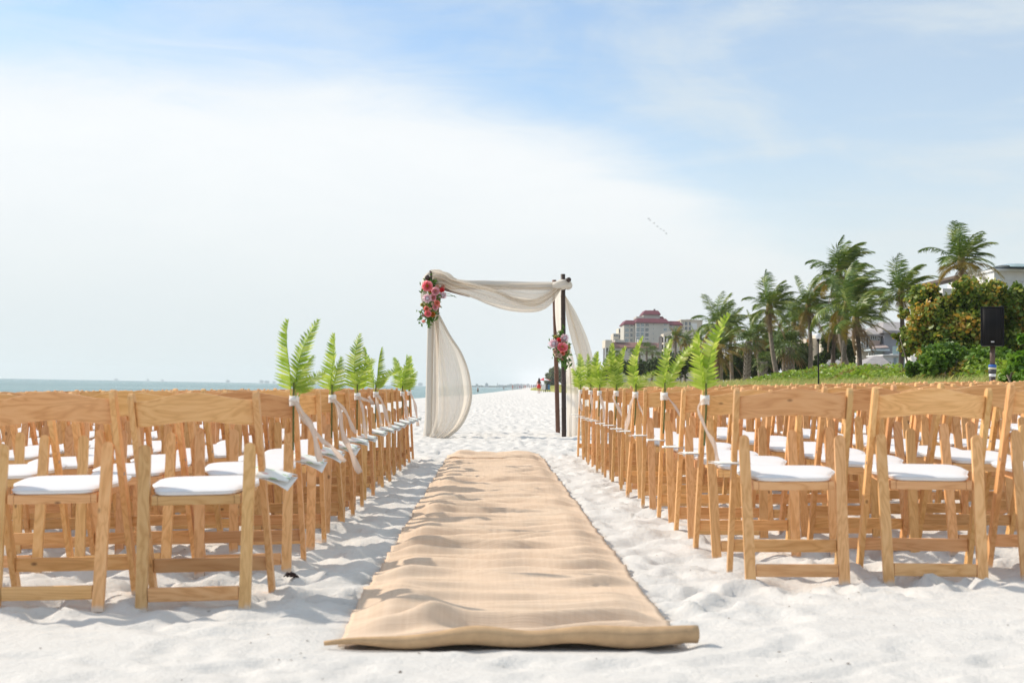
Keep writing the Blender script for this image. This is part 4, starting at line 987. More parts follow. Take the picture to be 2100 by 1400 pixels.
BARK = plain("palm bark", (.27, .22, .17), .85, .22, 5, .5); BARKD = plain("dark palm bark", (.13, .10, .08), .85, .25, 5, .5)
PALM = leafmat("coconut palm leaf", [(0, (.028, .07, .012)), (.45, (.12, .20, .03)), (.8, (.30, .35, .07)), (1, (.50, .45, .15))], .18, .38, .6, .5)
PALMY = leafmat("yellowing palm leaf", [(0, (.16, .14, .03)), (.5, (.32, .24, .06)), (1, (.45, .32, .12))], .35, .5, .6)
PALMB = leafmat("dry palm leaf", [(0, (.20, .12, .06)), (1, (.36, .25, .14))], .2, .7, .8)
FAN = leafmat("cabbage palm leaf", [(0, (.045, .095, .02)), (.5, (.12, .18, .045)), (1, (.24, .28, .10))], .25, .4, .6)
RACH = plain("palm leaf stalk", (.22, .22, .07), .5)
def pinnate(L, az, el, droop, wind, mat, rr, dens=44, lw=.30, down=.40):
    """A feather frond: arching stalk with hanging leaflets, bent by the sea wind (+X)."""
    V = []; Fq = []; d = Vector((math.cos(az) * math.cos(el), math.sin(az) * math.cos(el), math.sin(el))); pts = [Vector((0, 0, 0))]; n = 14
    for i in range(n):
        d = (d + Vector((wind * .055, 0, -droop * (.035 + .012 * i)))).normalized(); pts.append(pts[-1] + d * L / n)
    def at(t):
        f = min(t, .9999) * n; i = int(f); return pts[i].lerp(pts[i + 1], f - i), (pts[i + 1] - pts[i]).normalized()
    for i in range(n):
        w = .035 * (1 - i / n) + .006; s = (pts[i + 1] - pts[i]).cross(Vector((0, 0, 1)))
        s = (s.normalized() if s.length > 1e-5 else Vector((1, 0, 0))) * w; o = len(V)
        V += [pts[i] - s, pts[i] + s, pts[i + 1] + s, pts[i + 1] - s]; Fq.append((o, o + 1, o + 2, o + 3))
    for i in range(dens):
        t = .12 + .88 * (i + rr.random() * .6) / dens; p, tg = at(t); side = tg.cross(Vector((0, 0, 1)))
        if side.length < .05: side = Vector((math.sin(az), -math.cos(az), 0))
        side.normalize(); ll = L * lw * (math.sin(PI * min(1, .22 + .78 * t)) ** .6 + .15) * rr.uniform(.8, 1.15)
        for s in (-1, 1):
            dr = (side * s + tg * (.55 + .5 * t) + Vector((wind * .35, 0, -down * rr.uniform(.4, 1.5)))).normalized()
            m1 = p + dr * ll * .5; d2 = (dr + Vector((wind * .25, 0, -.55 * down))).normalized(); e = m1 + d2 * ll * .5
            wv = tg * (.023 * L / 3); o = len(V)
            V += [p - wv, p + wv, m1 + wv * 1.1, e, m1 - wv * 1.1]; Fq.append((o, o + 1, o + 2, o + 3, o + 4))
    me = bpy.data.meshes.new("frond"); me.from_pydata([tuple(v) for v in V], [], Fq); me.materials.append(mat); me.update(); return me
def fan_leaf(R, az, el, mat, rr, n=13):
    V = []; Fq = []; d = Vector((math.cos(az) * math.cos(el), math.sin(az) * math.cos(el), math.sin(el))); s = d.cross(Vector((0, 0, 1))).normalized(); u = s.cross(d)
    c = d * R * .9 - Vector((0, 0, R * .10)); w = s * R * .02
    V += [-w, w, c + w, c - w]; Fq.append((0, 1, 2, 3))
    for i in range(n):
        a = (i / (n - 1) - .5) * 4.2; dr = (d * math.cos(a) + s * math.sin(a) + u * (.25 * abs(a) - .2)).normalized(); L = R * (1 - .12 * abs(a)) * rr.uniform(.85, 1.1)
        m1 = c + dr * L * .55; e = m1 + (dr + Vector((.15, 0, -.9))).normalized() * L * .5; q = dr.cross(u).normalized() * L * .07; o = len(V)
        V += [c, m1 + q, e, m1 - q]; Fq.append((o, o + 1, o + 2, o + 3))
    me = bpy.data.meshes.new("fan_leaf"); me.from_pydata([tuple(v) for v in V], [], Fq); me.materials.append(mat); me.update(); return me
def trunk_path(base, top, bend, n=14):
    out = []
    for i in range(n + 1):
        t = i / n; p = base.lerp(top, t); p.x += bend * math.sin(PI * t); out.append(p)
    return out
def ringed_trunk(pts, r0, r1, mat, parent, org):
    q = MB(); P_ = []; R_ = []; n = len(pts) - 1
    for i in range(n * 3 + 1):
        t = i / (n * 3); k = min(int(t * n), n - 1); P_.append(pts[k].lerp(pts[k + 1], t * n - k) - org); R_.append((r0 + (r1 - r0) * t) * (1 + .05 * (i % 2)) * (1 + .5 * max(0, .08 - t) / .08))
    q.tube(P_, R_, 9); return q.build("trunk", mat, parent, True)
def coconut(label, base_px, crown_px, d, Lpx, nf, seed, wind=1.0, bend=0.0, bark=None, dry=2, yellow=2, grp="coconut palms on the dune", up=0):
    rr = random.Random(seed); b0 = P(base_px[0], base_px[1], d); c0 = P(crown_px[0], crown_px[1], d)
    g = gz(b0.x, d); base = Vector((b0.x, d, min(g, b0.z) - .1)); root = empty("coconut_palm", (b0.x, d, g)); tag(root, label, "palm tree", grp)
    org = root.location; hgt = c0.z - base.z; L = 1.12 * Lpx / F_PX * d
    ringed_trunk(trunk_path(base, c0, bend), .15 + .004 * hgt, .10, bark or BARK, root, org)
    q = MB(); q.lathe([(.10, -.35), (.20, -.1), (.22, .15), (.13, .45), (.03, .7)], 9); cs = q.build("crown_shaft", plain("leaf bases", (.26, .20, .07), .8, .2, 6), root, True); cs.location = c0 - org
    for i in range(nf):
        t = i / nf; az = i * 2.39996 + rr.uniform(-.2, .2); el = math.radians(82 - 112 * t + rr.uniform(-8, 8))
        mat = PALM
        if i >= nf - dry: mat = PALMB; el = math.radians(-35 - 25 * rr.random())
        elif i >= nf - dry - yellow: mat = PALMY
        if rr.random() < .06: mat = PALMY
        f = link("frond", pinnate(L * rr.uniform(.85, 1.1) * (1.0 if t < .75 else .85), az, el, .62 + .6 * t, wind, mat, rr), root); f.location = c0 - org + Vector((0, 0, .15 - .2 * t))
    q = MB()
    for i in range(5):
        a = i * 1.3; q.lathe([(.02, -.12), (.10, -.06), (.11, .03), (.03, .11)], 7, (.22 * math.cos(a), .22 * math.sin(a), -.22 - .06 * (i % 2)))
    cn = q.build("coconuts", plain("green coconuts", (.20, .17, .05), .5), root, True); cn.location = c0 - org
    return root
DP = 88.0
coconut("coconut palm with slanting trunk, first tall one beside the cabbage palms", (1599, 757), (1578, 634), DP, 66, 22, 1, .8, -.15)
coconut("coconut palm with orange dry leaf on its straight trunk, behind the microphone stand", (1661, 755), (1658, 634), DP + 3, 72, 24, 2, 1.0, .1, dry=3)
coconut("tallest coconut palm of the cluster beside the gray-roofed house", (1747, 752), (1721, 562), DP, 78, 26, 3, 1.0, -.35)
coconut("coconut palm with broad low crown sweeping towards the gray-roofed house", (1724, 752), (1738, 624), DP - 4, 92, 26, 4, 1.5, .05)
coconut("short coconut palm with drooping dry fronds in front of the house balcony", (1763, 754), (1755, 660), DP - 7, 80, 20, 5, 1.3, .1, BARKD, 5)
coconut("lone slender coconut palm between the gray-roofed house and the sea grape bush", (1845, 752), (1848, 606), DP - 6, 78, 22, 6, 1.0, .12, BARKD, 1)
coconut("coconut palm rising behind the orange-leaved sea grape bush", (1966, 742), (1972, 540), 72, 80, 22, 7, .6, .05, BARKD, 4, 5)
coconut("bushy coconut palm nearest the hotel with tufted upright crown", (1478, 768), (1473, 668), 105, 62, 20, 8, .6, .1)
coconut("coconut palm with golden hanging fronds beside the fern tops", (1471, 770), (1474, 722), 92, 60, 18, 9, 1.0, .0, dry=5, yellow=6)
coconut("small coconut palm with pale new leaves in the thicket behind the cabbage palm", (1502, 766), (1497, 676), 112, 52, 18, 10, .5, .0)
coconut("coconut palm half hidden behind the slanting-trunk palm", (1625, 756), (1628, 668), 104, 64, 20, 11, 1.0, .0, yellow=3)
coconut("coconut palm with dark crown low behind the cabbage palms", (1560, 762), (1552, 690), 108, 58, 20, 12, .9, .0, yellow=3)
coconut("short coconut palm leaning low between the two trunks of the cluster", (1706, 752), (1712, 668), 96, 60, 18, 13, .7, .0, BARKD, 3)
def cabbage(label, base_px, crown_px, d, Rpx, seed, boots=True, grp="cabbage palms on the dune", nf=30):
    rr = random.Random(seed); b0 = P(base_px[0], base_px[1], d); c0 = P(crown_px[0], crown_px[1], d); g = gz(b0.x, d); root = empty("cabbage_palm", (b0.x, d, g)); tag(root, label, "palm tree", grp); org = root.location
    base = Vector((b0.x, d, min(g, b0.z) - .1)); R = Rpx / F_PX * d
    ringed_trunk(trunk_path(base, c0, .05), .17, .15, plain("cabbage palm trunk", (.30, .26, .22), .85, .2, 6, .4) if boots else BARK, root, org)
    if boots:
        q = MB(); hgt = c0.z - base.z; k = int(hgt / .14)
        for i in range(k):
            for j in range(4):
                a = j * PI / 2 + i * .8; z = i * .14; r_ = .17; cx, cy = r_ * math.cos(a), r_ * math.sin(a); t = (z / hgt); off = base.lerp(c0, t) - org
                tx, ty = -math.sin(a), math.cos(a); o = off + Vector((cx, cy, 0)); out_ = Vector((math.cos(a), math.sin(a), 0))
                q.add([o + Vector((tx * .10, ty * .10, 0)), o - Vector((tx * .10, ty * .10, 0)), o + out_ * .09 + Vector((tx * .13, ty * .13, .22)), o + out_ * .11 + Vector((tx * .03, ty * .03, .25))], [(0, 1, 3, 2)])
        q.build("leaf_boots", plain("split leaf boots", (.42, .37, .31), .85, .2), root)
    for i in range(nf):
        t = i / nf; az = i * 2.39996; el = math.radians(80 - 125 * t + rr.uniform(-8, 8)); f = link("fan_leaf", fan_leaf(R * .62 * rr.uniform(.85, 1.1), az, el, PALMB if t > .92 else FAN, rr), root); f.location = c0 - org
    return root
cabbage("cabbage palm with pale criss-cross trunk standing alone before the thicket", (1531, 766), (1535, 700), 94, 34, 1)
cabbage("cabbage palm with criss-cross trunk and full fan crown beside the slanting-trunk palm", (1619, 756), (1618, 712), 92, 48, 2)
cabbage("stubby young cabbage palm low in the thicket", (1566, 766), (1567, 742), 90, 28, 3, nf=22)
cabbage("smooth-trunked fan palm behind the criss-cross fan palm", (1608, 757), (1606, 712), 98, 36, 4, False)
D2_ = 190
for k, (bx, cx_, cy_, R_, lab) in enumerate(((1325, 1326, 714, 17, "fan palm with tall reddish trunk before the hotel's low wing"), (1336, 1338, 720, 16, "fan palm close beside the reddish trunk at the low wing"), (1312, 1311, 723, 13, "small fan palm on the sea side of the reddish trunk"), (1264, 1265, 726, 12, "small fan palm at the low wing's seaward corner"), (1296, 1297, 724, 11, "slim fan palm against the low wing's plain wall"), (1348, 1350, 731, 15, "short fan palm with drooping skirt landward of the reddish trunk"))):
    cabbage(lab, (bx, 766), (cx_, cy_), D2_ + 4 * k, R_, 20 + k, False, "fan palms before the hotel", 22)
for k, (bx, cx_, cy_, L_, lab) in enumerate(((1384, 1386, 692, 24, "coconut palm covering the balcony block"), (1405, 1404, 702, 24, "dark coconut palm between the balcony block and the thicket"), (1428, 1430, 702, 32, "coconut palm rising behind the fern tops"))):
    coconut(lab, (bx, 766), (cx_, cy_), 150 + 6 * k, L_, 18, 40 + k, .6, grp="coconut palms beside the balcony block")

SG = [(0, (.05, .10, .016)), (.42, (.17, .25, .04)), (.66, (.38, .39, .08)), (.80, (.60, .35, .07)), (1, (.72, .40, .11))]
SEAGRAPE = leafmat("sea grape leaves", SG, .30, .42, .9); SEAGREEN = leafmat("green sea grape leaves", [(0, (.055, .12, .018)), (.5, (.15, .27, .04)), (1, (.30, .41, .08))], .35, .4, .8)
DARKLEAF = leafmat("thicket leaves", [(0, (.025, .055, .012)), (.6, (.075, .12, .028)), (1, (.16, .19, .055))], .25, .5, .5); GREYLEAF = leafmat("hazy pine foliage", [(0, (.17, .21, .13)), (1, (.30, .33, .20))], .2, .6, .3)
TWIG = plain("grey twigs", (.20, .16, .12), .8)
def shrub(name, label, cat, blobs, d, n, size, mat, seed, k=6, asp=.85, grp=None, trunks=4, shell=.35, dd=.7):
    r_ = np.random.default_rng(seed); pts = []; tot = sum(b[2] ** 2 for b in blobs); cx = sum(b[0] for b in blobs) / len(blobs)
    x0 = P(cx, 780, d).x; root = empty(name, (x0, d, gz(x0, d))); tag(root, label, cat, grp); org = np.array(root.location); rr = random.Random(seed)
    for (px, py, rp) in blobs:
        R = rp / F_PX * d; c = P(px, py, d); c.y += rr.uniform(-dd, dd); m_ = max(10, int(n * rp * rp / tot))
        # small clumps over the blob so that gaps and shades show
        cl = blob_points(r_, c, (R, R * 1.1, R * .95), max(6, m_ // 22), shell); cl = np.repeat(cl, 22, axis=0)[:m_]
        pts.append(cl + r_.normal(size=cl.shape) * R * .16)
    C = np.concatenate(pts) - org; C = C[C[:, 2] > .02]
    leaf_cloud("leaves", C, size, mat, root, k, seed, .3, asp)
    q = MB()
    for i in range(trunks):
        px, py, rp = blobs[int(i * len(blobs) / trunks)]; c = P(px, py, d) - root.location
        b0 = Vector((c.x * .75 + rr.uniform(-.2, .2), rr.uniform(-.3, .3), -.1)); q.tube([b0, b0.lerp(c, .5) + Vector((rr.uniform(-.2, .2), 0, .1)), c], [.05, .035, .015], 6)
    if trunks: q.build("branches", TWIG, root, True)
    return root
shrub("sea_grape_tree", "large orange and green leaved sea grape bush behind the loudspeaker", "bush",
      [(1890, 655, 36), (1905, 610, 30), (1940, 640, 46), (1985, 612, 38), (2030, 610, 34), (2075, 625, 34), (2110, 640, 46), (1880, 700, 30), (1930, 700, 46), (1985, 680, 48), (2050, 690, 52), (2100, 705, 44), (1918, 598, 18), (1960, 592, 20), (2045, 592, 18), (2090, 598, 18), (1868, 690, 16), (1862, 640, 12), (1845, 690, 9), (2150, 660, 50), (1900, 728, 30)], 52, 34000, .074, SEAGRAPE, 1, trunks=9)
shrub("sea_grape_shrub", "dense green sea grape shrub below the orange bush", "bush", [(1930, 738, 30), (1965, 735, 34), (2005, 742, 34), (1900, 748, 24), (2045, 748, 34), (1880, 756, 16)], 47, 9000, .075, SEAGREEN, 2, trunks=4)
shrub("sea_grape_shrub", "bright green leafy shrub landward of the speaker pole", "bush", [(2078, 748, 22), (2100, 735, 26), (2120, 755, 34), (2065, 768, 16), (2098, 690, 14), (2108, 772, 24), (2085, 785, 22), (2112, 792, 28), (2140, 780, 30)], 27, 2600, .062, leafmat("fresh sea grape leaves", [(0, (.07, .16, .02)), (.6, (.16, .30, .04)), (1, (.28, .42, .08))], .4, .4, 1.0), 3, trunks=3)
for k, (bl, d, lab) in enumerate((
        ([(1455, 745, 26), (1480, 752, 20), (1440, 760, 16)], 118, "dark thicket bush under the golden palm fronds"), ([(1512, 735, 30), (1500, 755, 22), (1530, 750, 20)], 116, "dark thicket bush behind the lone cabbage palm"),
        ([(1560, 720, 26), (1580, 745, 24), (1550, 750, 20)], 114, "dark thicket bush behind the stubby cabbage palm"), ([(1590, 700, 22), (1610, 740, 26), (1635, 735, 24)], 112, "dark thicket bush behind the slanting palm trunk"),
        ([(1645, 725, 20), (1640, 748, 20), (1670, 748, 14)], 110, "dark thicket bush beside the dry orange leaf"), ([(1700, 700, 16), (1712, 720, 18), (1690, 735, 12)], 118, "dark bush between the cream wing and the palm trunks"),
        ([(1735, 715, 16), (1750, 735, 14)], 112, "dark bush behind the twin palm trunks"), ([(1395, 745, 26), (1365, 752, 20), (1420, 735, 24)], 150, "olive bush below the balcony block"), ([(1270, 750, 16), (1290, 755, 16), (1315, 755, 16)], 185, "low bush at the foot of the fan palms"), ([(1455, 766, 13), (1472, 770, 11), (1490, 769, 12)], 124, "low dark bush at the foot of the golden-fronded palm"), ([(1512, 769, 12), (1530, 768, 10), (1548, 767, 13)], 122, "low dark bush at the foot of the lone cabbage palm"), ([(1340, 752, 16), (1245, 762, 10), (1378, 758, 14)], 180, "low bush landward of the fan palms"))):
    shrub("thicket_bush", lab, "bush", bl, d, 3600, .16 * d / 110, DARKLEAF, 30 + k, 4, .5, "bushes in the dune thicket", 2, .3, 1.5)
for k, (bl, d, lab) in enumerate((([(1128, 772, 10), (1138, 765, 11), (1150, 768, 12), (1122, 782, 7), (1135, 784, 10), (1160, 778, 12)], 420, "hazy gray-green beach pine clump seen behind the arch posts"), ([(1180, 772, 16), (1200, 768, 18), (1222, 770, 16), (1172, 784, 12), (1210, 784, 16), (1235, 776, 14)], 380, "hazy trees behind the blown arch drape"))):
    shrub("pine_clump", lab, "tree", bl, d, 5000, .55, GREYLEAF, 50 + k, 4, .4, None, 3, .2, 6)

# ------------------------------------------------------------------ buildings
STUCCO = plain("cream stucco", (.58, .54, .47), .85, .05, .3); STUCCO2 = plain("warm cream stucco", (.70, .62, .50), .85, .05, .3); STUCCOG = plain("grey-beige stucco", (.56, .53, .48), .85, .05, .3)
REDROOF = plain("dark red roof", (.17, .025, .045), .7, .12, 1.0); BROWNROOF = plain("brown tile roof", (.24, .115, .095), .75, .12, 1.0); GREYROOF = plain("grey shingle roof", (.36, .335, .33), .8, .1, 2.0)
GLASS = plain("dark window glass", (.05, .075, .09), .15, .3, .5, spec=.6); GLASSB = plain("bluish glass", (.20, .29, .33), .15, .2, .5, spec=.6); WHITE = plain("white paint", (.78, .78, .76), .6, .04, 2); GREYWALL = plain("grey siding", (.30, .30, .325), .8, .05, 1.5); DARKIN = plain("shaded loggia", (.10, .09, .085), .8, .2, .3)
win_cache = {}
def window(parent, x0, x1, z0, z1, y, cols=2, rows=2, frame=WHITE, glass=GLASS, name="window"):
    """Frame with mullions (part) and its panes (sub-part) on a wall that faces the camera at y."""
    w, h = x1 - x0, z1 - z0; t = max(.08, w * .045); key = (round(w, 2), round(h, 2), cols, rows, frame.name, glass.name)
    if key not in win_cache:
        q = MB()
        for i in range(cols + 1): xx_ = -w / 2 + w * i / cols; q.box(xx_ - t / 2, xx_ + t / 2, -.14, .05, 0, h)
        for i in range(rows + 1):
            zz_ = h * i / rows
            for j in range(cols): q.box(-w / 2 + w * j / cols + t / 2, -w / 2 + w * (j + 1) / cols - t / 2, -.13, .05, zz_ - t / 2, zz_ + t / 2)
        g_ = MB(); g_.box(-w / 2, w / 2, -.05, .04, 0, h); win_cache[key] = (q.mesh("window", frame), g_.mesh("pane", glass))
    fm, gm = win_cache[key]; f = link(name, fm, parent); f.location = Vector(((x0 + x1) / 2, y, z0)); p = link("pane", gm, f); return f
class Bld:
    """A building laid out at distance d; local metres about its base, x and z read off the photograph."""
    def __init__(s, name, label, px, d, grp=None, cat="building"):
        g = P(px, 790, d); s.d = d; s.root = empty(name, (g.x, d, gz(g.x, d) - .2)); tag(s.root, label, cat, grp)
    def X(s, px, py=700): return P(px, py, s.d).x - s.root.location.x
    def Z(s, py, px=None):
        return P(px if px else to_px((s.root.location.x, s.d, 10))[0], py, s.d).z - s.root.location.z
    def box(s, name, x0, x1, yt, yb, mat, y0=0.0, dep=12.0):
        q = MB(); xm = (x0 + x1) / 2; zb = -1.5 if yb is None else s.Z(yb, xm)
        q.box(s.X(x0), s.X(x1), y0, y0 + dep, zb, s.Z(yt, xm)); return q.build(name, mat, s.root)
    def hip(s, name, x0, x1, yb, tx0, tx1, yt, mat, y0=-.6, dep=13.2, ins=4.0, lip=.4):
        q = MB(); xm = (x0 + x1) / 2; zb, zt = s.Z(yb, xm), s.Z(yt, xm); a, b_, c, e = s.X(x0), s.X(x1), s.X(tx0), s.X(tx1)
        q.loft([[(a, y0, zb - lip), (b_, y0, zb - lip), (b_, y0 + dep, zb - lip), (a, y0 + dep, zb - lip)], [(a, y0, zb), (b_, y0, zb), (b_, y0 + dep, zb), (a, y0 + dep, zb)], [(c, y0 + ins, zt), (e, y0 + ins, zt), (e, y0 + dep - ins, zt), (c, y0 + dep - ins, zt)]]); return q.build(name, mat, s.root)
    def win(s, x0, x1, yt, yb, y=0.0, cols=2, rows=2, **k):
        xm = (x0 + x1) / 2; return window(s.root, s.X(x0), s.X(x1), s.Z(yb, xm), s.Z(yt, xm), y, cols, rows, **k)
# red-roofed hotel tower
B = Bld("hotel_tower", "tall cream hotel tower with dark red mansard roofs", 1335, 700)
B.box("wall", 1304, 1372, 661, None, STUCCOG, 0, 26); B.box("wall", 1281, 1303.6, 663, None, STUCCO, 4, 20); B.box("wall", 1372.4, 1400, 665, None, STUCCOG, 3, 20)
B.hip("roof", 1302.5, 1372.5, 661, 1308, 1366, 652.5, REDROOF, -1, 28, 2.5); B.hip("roof", 1279, 1302.2, 663.5, 1285, 1302.2, 655.5, REDROOF, 3, 22, 2.2); B.hip("roof", 1372.8, 1401.5, 665, 1372.8, 1395, 657.5, REDROOF, 2, 22, 2.2)
B.box("penthouse", 1321, 1355, 643, 652.4, STUCCO, 5, 14); pr = B.hip("roof", 1319, 1356.5, 643, 1325, 1352, 635, REDROOF, 4, 16, 2.2)
B.box("parapet", 1306, 1320, 648, 652.3, STUCCO, 4, 14); B.hip("roof", 1355.5, 1364, 650.5, 1356, 1361.5, 647, REDROOF, 6, 10, 1.2); B.box("stair_head", 1356, 1363, 650.7, 652.6, STUCCO, 7, 8)
q = MB(); q.tube([(B.X(1347), 12, B.Z(635.5, 1347)), (B.X(1347), 12, B.Z(631, 1347))], .5, 6); q.build("vent_stack", BARKD, B.root)
rows = [(662.8, 669.2), (672, 680.2), (682, 690.6), (692.8, 701)]
for (yt, yb) in rows:
    B.win(1304.6, 1311.4, yt, yb, -.02, 3, 2, glass=GLASSB); B.win(1313.6, 1320.2, yt, yb, -.02, 3, 2, glass=GLASSB); B.win(1323, 1330, yt + .8, yb - 1, -.02, 2, 2); B.win(1360.3, 1367.2, yt + 1, yb - 2, -.02, 2, 2, glass=GLASSB)
    B.win(1283.2, 1290.8, yt + 1, yb - .5, 3.98, 3, 2, glass=GLASSB); B.win(1294, 1298.8, yt + 1, yb - .5, 3.98, 2, 2); B.win(1338.8, 1340.8, yt + 1, yt + 3, -.02, 1, 1)
    B.box("floor_band", 1304.2, 1321, yb + .3, yb + 1.1, WHITE, -.35, .3)
    if yb < 692: B.win(1375, 1379.5, yt + 3, yb + .5, 2.98, 2, 1, glass=GLASSB); B.win(1393, 1395.6, yt + 3.5, yb, 2.98, 1, 2); B.win(1385.5, 1388, yt + 3.5, yt + 6, 2.98, 1, 1)
# low wing with brown roof
B = Bld("hotel_wing", "low cream hotel wing with brown tile roof and white seaward balconies", 1300, 600)
B.box("wall", 1256, 1362, 712, None, STUCCO, 0, 18); B.hip("roof", 1251.5, 1364, 712, 1259, 1362, 701.5, BROWNROOF, -1, 20, 5)
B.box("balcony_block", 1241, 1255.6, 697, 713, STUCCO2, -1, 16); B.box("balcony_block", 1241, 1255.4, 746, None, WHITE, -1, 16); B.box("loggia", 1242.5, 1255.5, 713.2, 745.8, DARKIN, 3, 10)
for x0, x1 in ((1241, 1243), (1247.6, 1249), (1253.2, 1255.6)): B.box("balcony_post", x0, x1, 713.1, 745.9, WHITE, -1, 1.4)
for yt in (724, 735): B.box("balcony_slab", 1243.2, 1253, yt, yt + 1.2, WHITE, -.9, 3.6)
for yt in (718.5, 729.8, 741): B.box("balcony_rail", 1243.2, 1247.4, yt + 3, yt + 3.5, WHITE, -.8, .2); B.win(1257, 1262, yt - 4, yt + 4.5, -.02, 2, 2)
B.win(1275.5, 1279, 714, 719.5, -.02, 1, 2); B.win(1283.6, 1287, 714, 719.5, -.02, 1, 2); B.win(1341.4, 1344.2, 739, 744.5, -.02, 1, 2); B.box("parapet", 1262, 1283, 696.5, 701.3, STUCCO, 2, 6); B.box("parapet", 1311, 1337, 696, 701.3, STUCCO, 2, 6); B.box("chimney", 1309, 1311, 695, 701.4, WHITE, 1.6, 2)
# stepped block behind on the sea side
B = Bld("stepped_block", "stepped cream apartment block on the sea side of the red-roofed tower", 1268, 740)
B.box("wall", 1268.4, 1282, 673, None, STUCCO2, 0, 15); B.box("wall", 1257, 1268, 684, None, STUCCO2, -2, 15)
for yt in (675.5, 687): B.win(1268.8, 1274, yt, yt + 6.5, -.02, 2, 2); B.win(1276.2, 1279.8, yt, yt + 6.5, -.02, 2, 2)
for yt in (685.5, 695.5): B.win(1257.6, 1267.4, yt, yt + 5, -2.02, 4, 2)
# cream slab behind the tower on the land side
B = Bld("cream_block", "cream apartment block with flat roof and paired windows landward of the tower", 1416, 760)
B.box("wall", 1396, 1440, 657.5, None, STUCCO2, 0, 20); B.box("cornice", 1395, 1441, 655.5, 657.4, STUCCO2, -.8, 21.5); B.box("wall", 1416.5, 1428, 663, 676, WHITE, -2, 1.9)
for yt in (660, 669.5): B.win(1403.5, 1409.5, yt, yt + 7, -.02, 2, 2); B.win(1412, 1416.3, yt, yt + 7, -.02, 2, 2); B.win(1399.6, 1401.4, yt, yt + 7, -.02, 1, 2)
q = MB(); q.box(B.X(1410), B.X(1418), 6, 9, B.Z(655.6, 1414), B.Z(653.5, 1414)); q.build("roof_plant", GREYROOF, B.root)
# balcony block in front, turned to the beach
B = Bld("balcony_block", "near cream balcony block with slanting roofline behind the palms and ferns", 1378, 420)
def slab(name, x0, x1, yl, yr, th, mat, y0, dep):
    q = MB(); zl_, zr_ = B.Z(yl, x0), B.Z(yr, x1); q.loft([[(B.X(x0), y0, zl_ - th), (B.X(x0), y0, zl_), (B.X(x0), y0 + dep, zl_), (B.X(x0), y0 + dep, zl_ - th)], [(B.X(x1), y0, zr_ - th), (B.X(x1), y0, zr_), (B.X(x1), y0 + dep, zr_), (B.X(x1), y0 + dep, zr_ - th)]]); q.build(name, mat, B.root)
slab("roof_edge", 1361, 1384, 684, 676, .9, STUCCO2, -1, 8); slab("floor_slab", 1361, 1384, 702, 698, .5, STUCCO2, -1, 6); slab("floor_slab", 1361, 1384, 716, 715, .5, STUCCO2, -1, 6)
for x0, x1 in ((1361, 1362), (1366.5, 1368.5), (1378, 1380)): B.box("pillar", x0, x1, 684 if x0 < 1370 else 680, None, WHITE, -.9, 1)
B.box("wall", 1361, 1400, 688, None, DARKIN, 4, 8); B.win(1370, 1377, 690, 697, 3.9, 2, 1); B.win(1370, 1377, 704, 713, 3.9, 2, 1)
B.box("wall", 1384.4, 1400, 679, None, STUCCO, 0, 10); B.win(1391, 1397, 682, 689, -.02, 2, 2)
# gray-roofed beach house
B = Bld("beach_house", "gray and cream beach house with hip roof and glass balcony behind the palms", 1820, 145)
B.box("wall", 1813, 1884, 678, None, GREYWALL, 0, 8); B.hip("roof", 1806, 1890, 678.5, 1830, 1872, 657, GREYROOF, -.7, 10, 4, .25)
B.box("wall", 1768, 1812.6, 684, None, STUCCO2, 1, 7); B.hip("roof", 1762, 1813, 684.5, 1772, 1808, 673, GREYROOF, .3, 8.4, 2.6, .2)
q = MB(); gx0, gx1, gzb, gzt = B.X(1768), B.X(1793), B.Z(685, 1780), B.Z(677, 1780); q.loft([[(gx0, .2, gzb), (gx1, .2, gzb), ((gx0 + gx1) / 2, .2, gzt)], [(gx0, .9, gzb), (gx1, .9, gzb), ((gx0 + gx1) / 2, .9, gzt)]]); q.build("gable", STUCCO2, B.root)
B.win(1771, 1779, 691, 713, .98, 2, 1, glass=GLASSB); B.win(1780.5, 1786.5, 691, 713, .98, 1, 1); B.win(1790, 1802, 687, 696, .98, 3, 1); B.win(1805, 1809.5, 686, 700, .98, 1, 2)
q = MB(); q.loft([[(B.X(1784), -1.6, B.Z(714, 1790)), (B.X(1814), -1.6, B.Z(712, 1800)), (B.X(1814), .9, B.Z(703, 1800)), (B.X(1792), .9, B.Z(706, 1800))], [(B.X(1784), -1.6, B.Z(716, 1790)), (B.X(1814), -1.6, B.Z(714, 1800)), (B.X(1814), .9, B.Z(714, 1800)), (B.X(1792), .9, B.Z(716, 1800))]]); q.build("porch_roof", plain("pinkish tile", (.45, .36, .33), .8, .1, 3), B.root)
B.box("balcony_wall", 1786, 1806, 698, 707.5, plain("terracotta rail wall", (.45, .33, .27), .8), .3, .4)
B.box("eave", 1776, 1815, 716.5, 720, plain("pale blue fascia", (.52, .60, .64), .6), -1.8, 2.6); B.box("wall", 1793, 1813, 720.2, None, plain("pale blue wall", (.45, .52, .56), .7), .2, .7); B.win(1783, 1792, 722, 736, .3, 3, 1)
B.box("terrace", 1813.2, 1852, 727, None, plain("pale terrace", (.6, .62, .62), .7), -3.2, 3.1)
for k in range(4): B.box("railing_panel", 1813.4 + k * 9.6, 1822.4 + k * 9.6, 711.5, 726.8, plain("sea-green glass panel", (.42, .56, .56), .2, .05, 1, spec=.6), -3.1, .05)
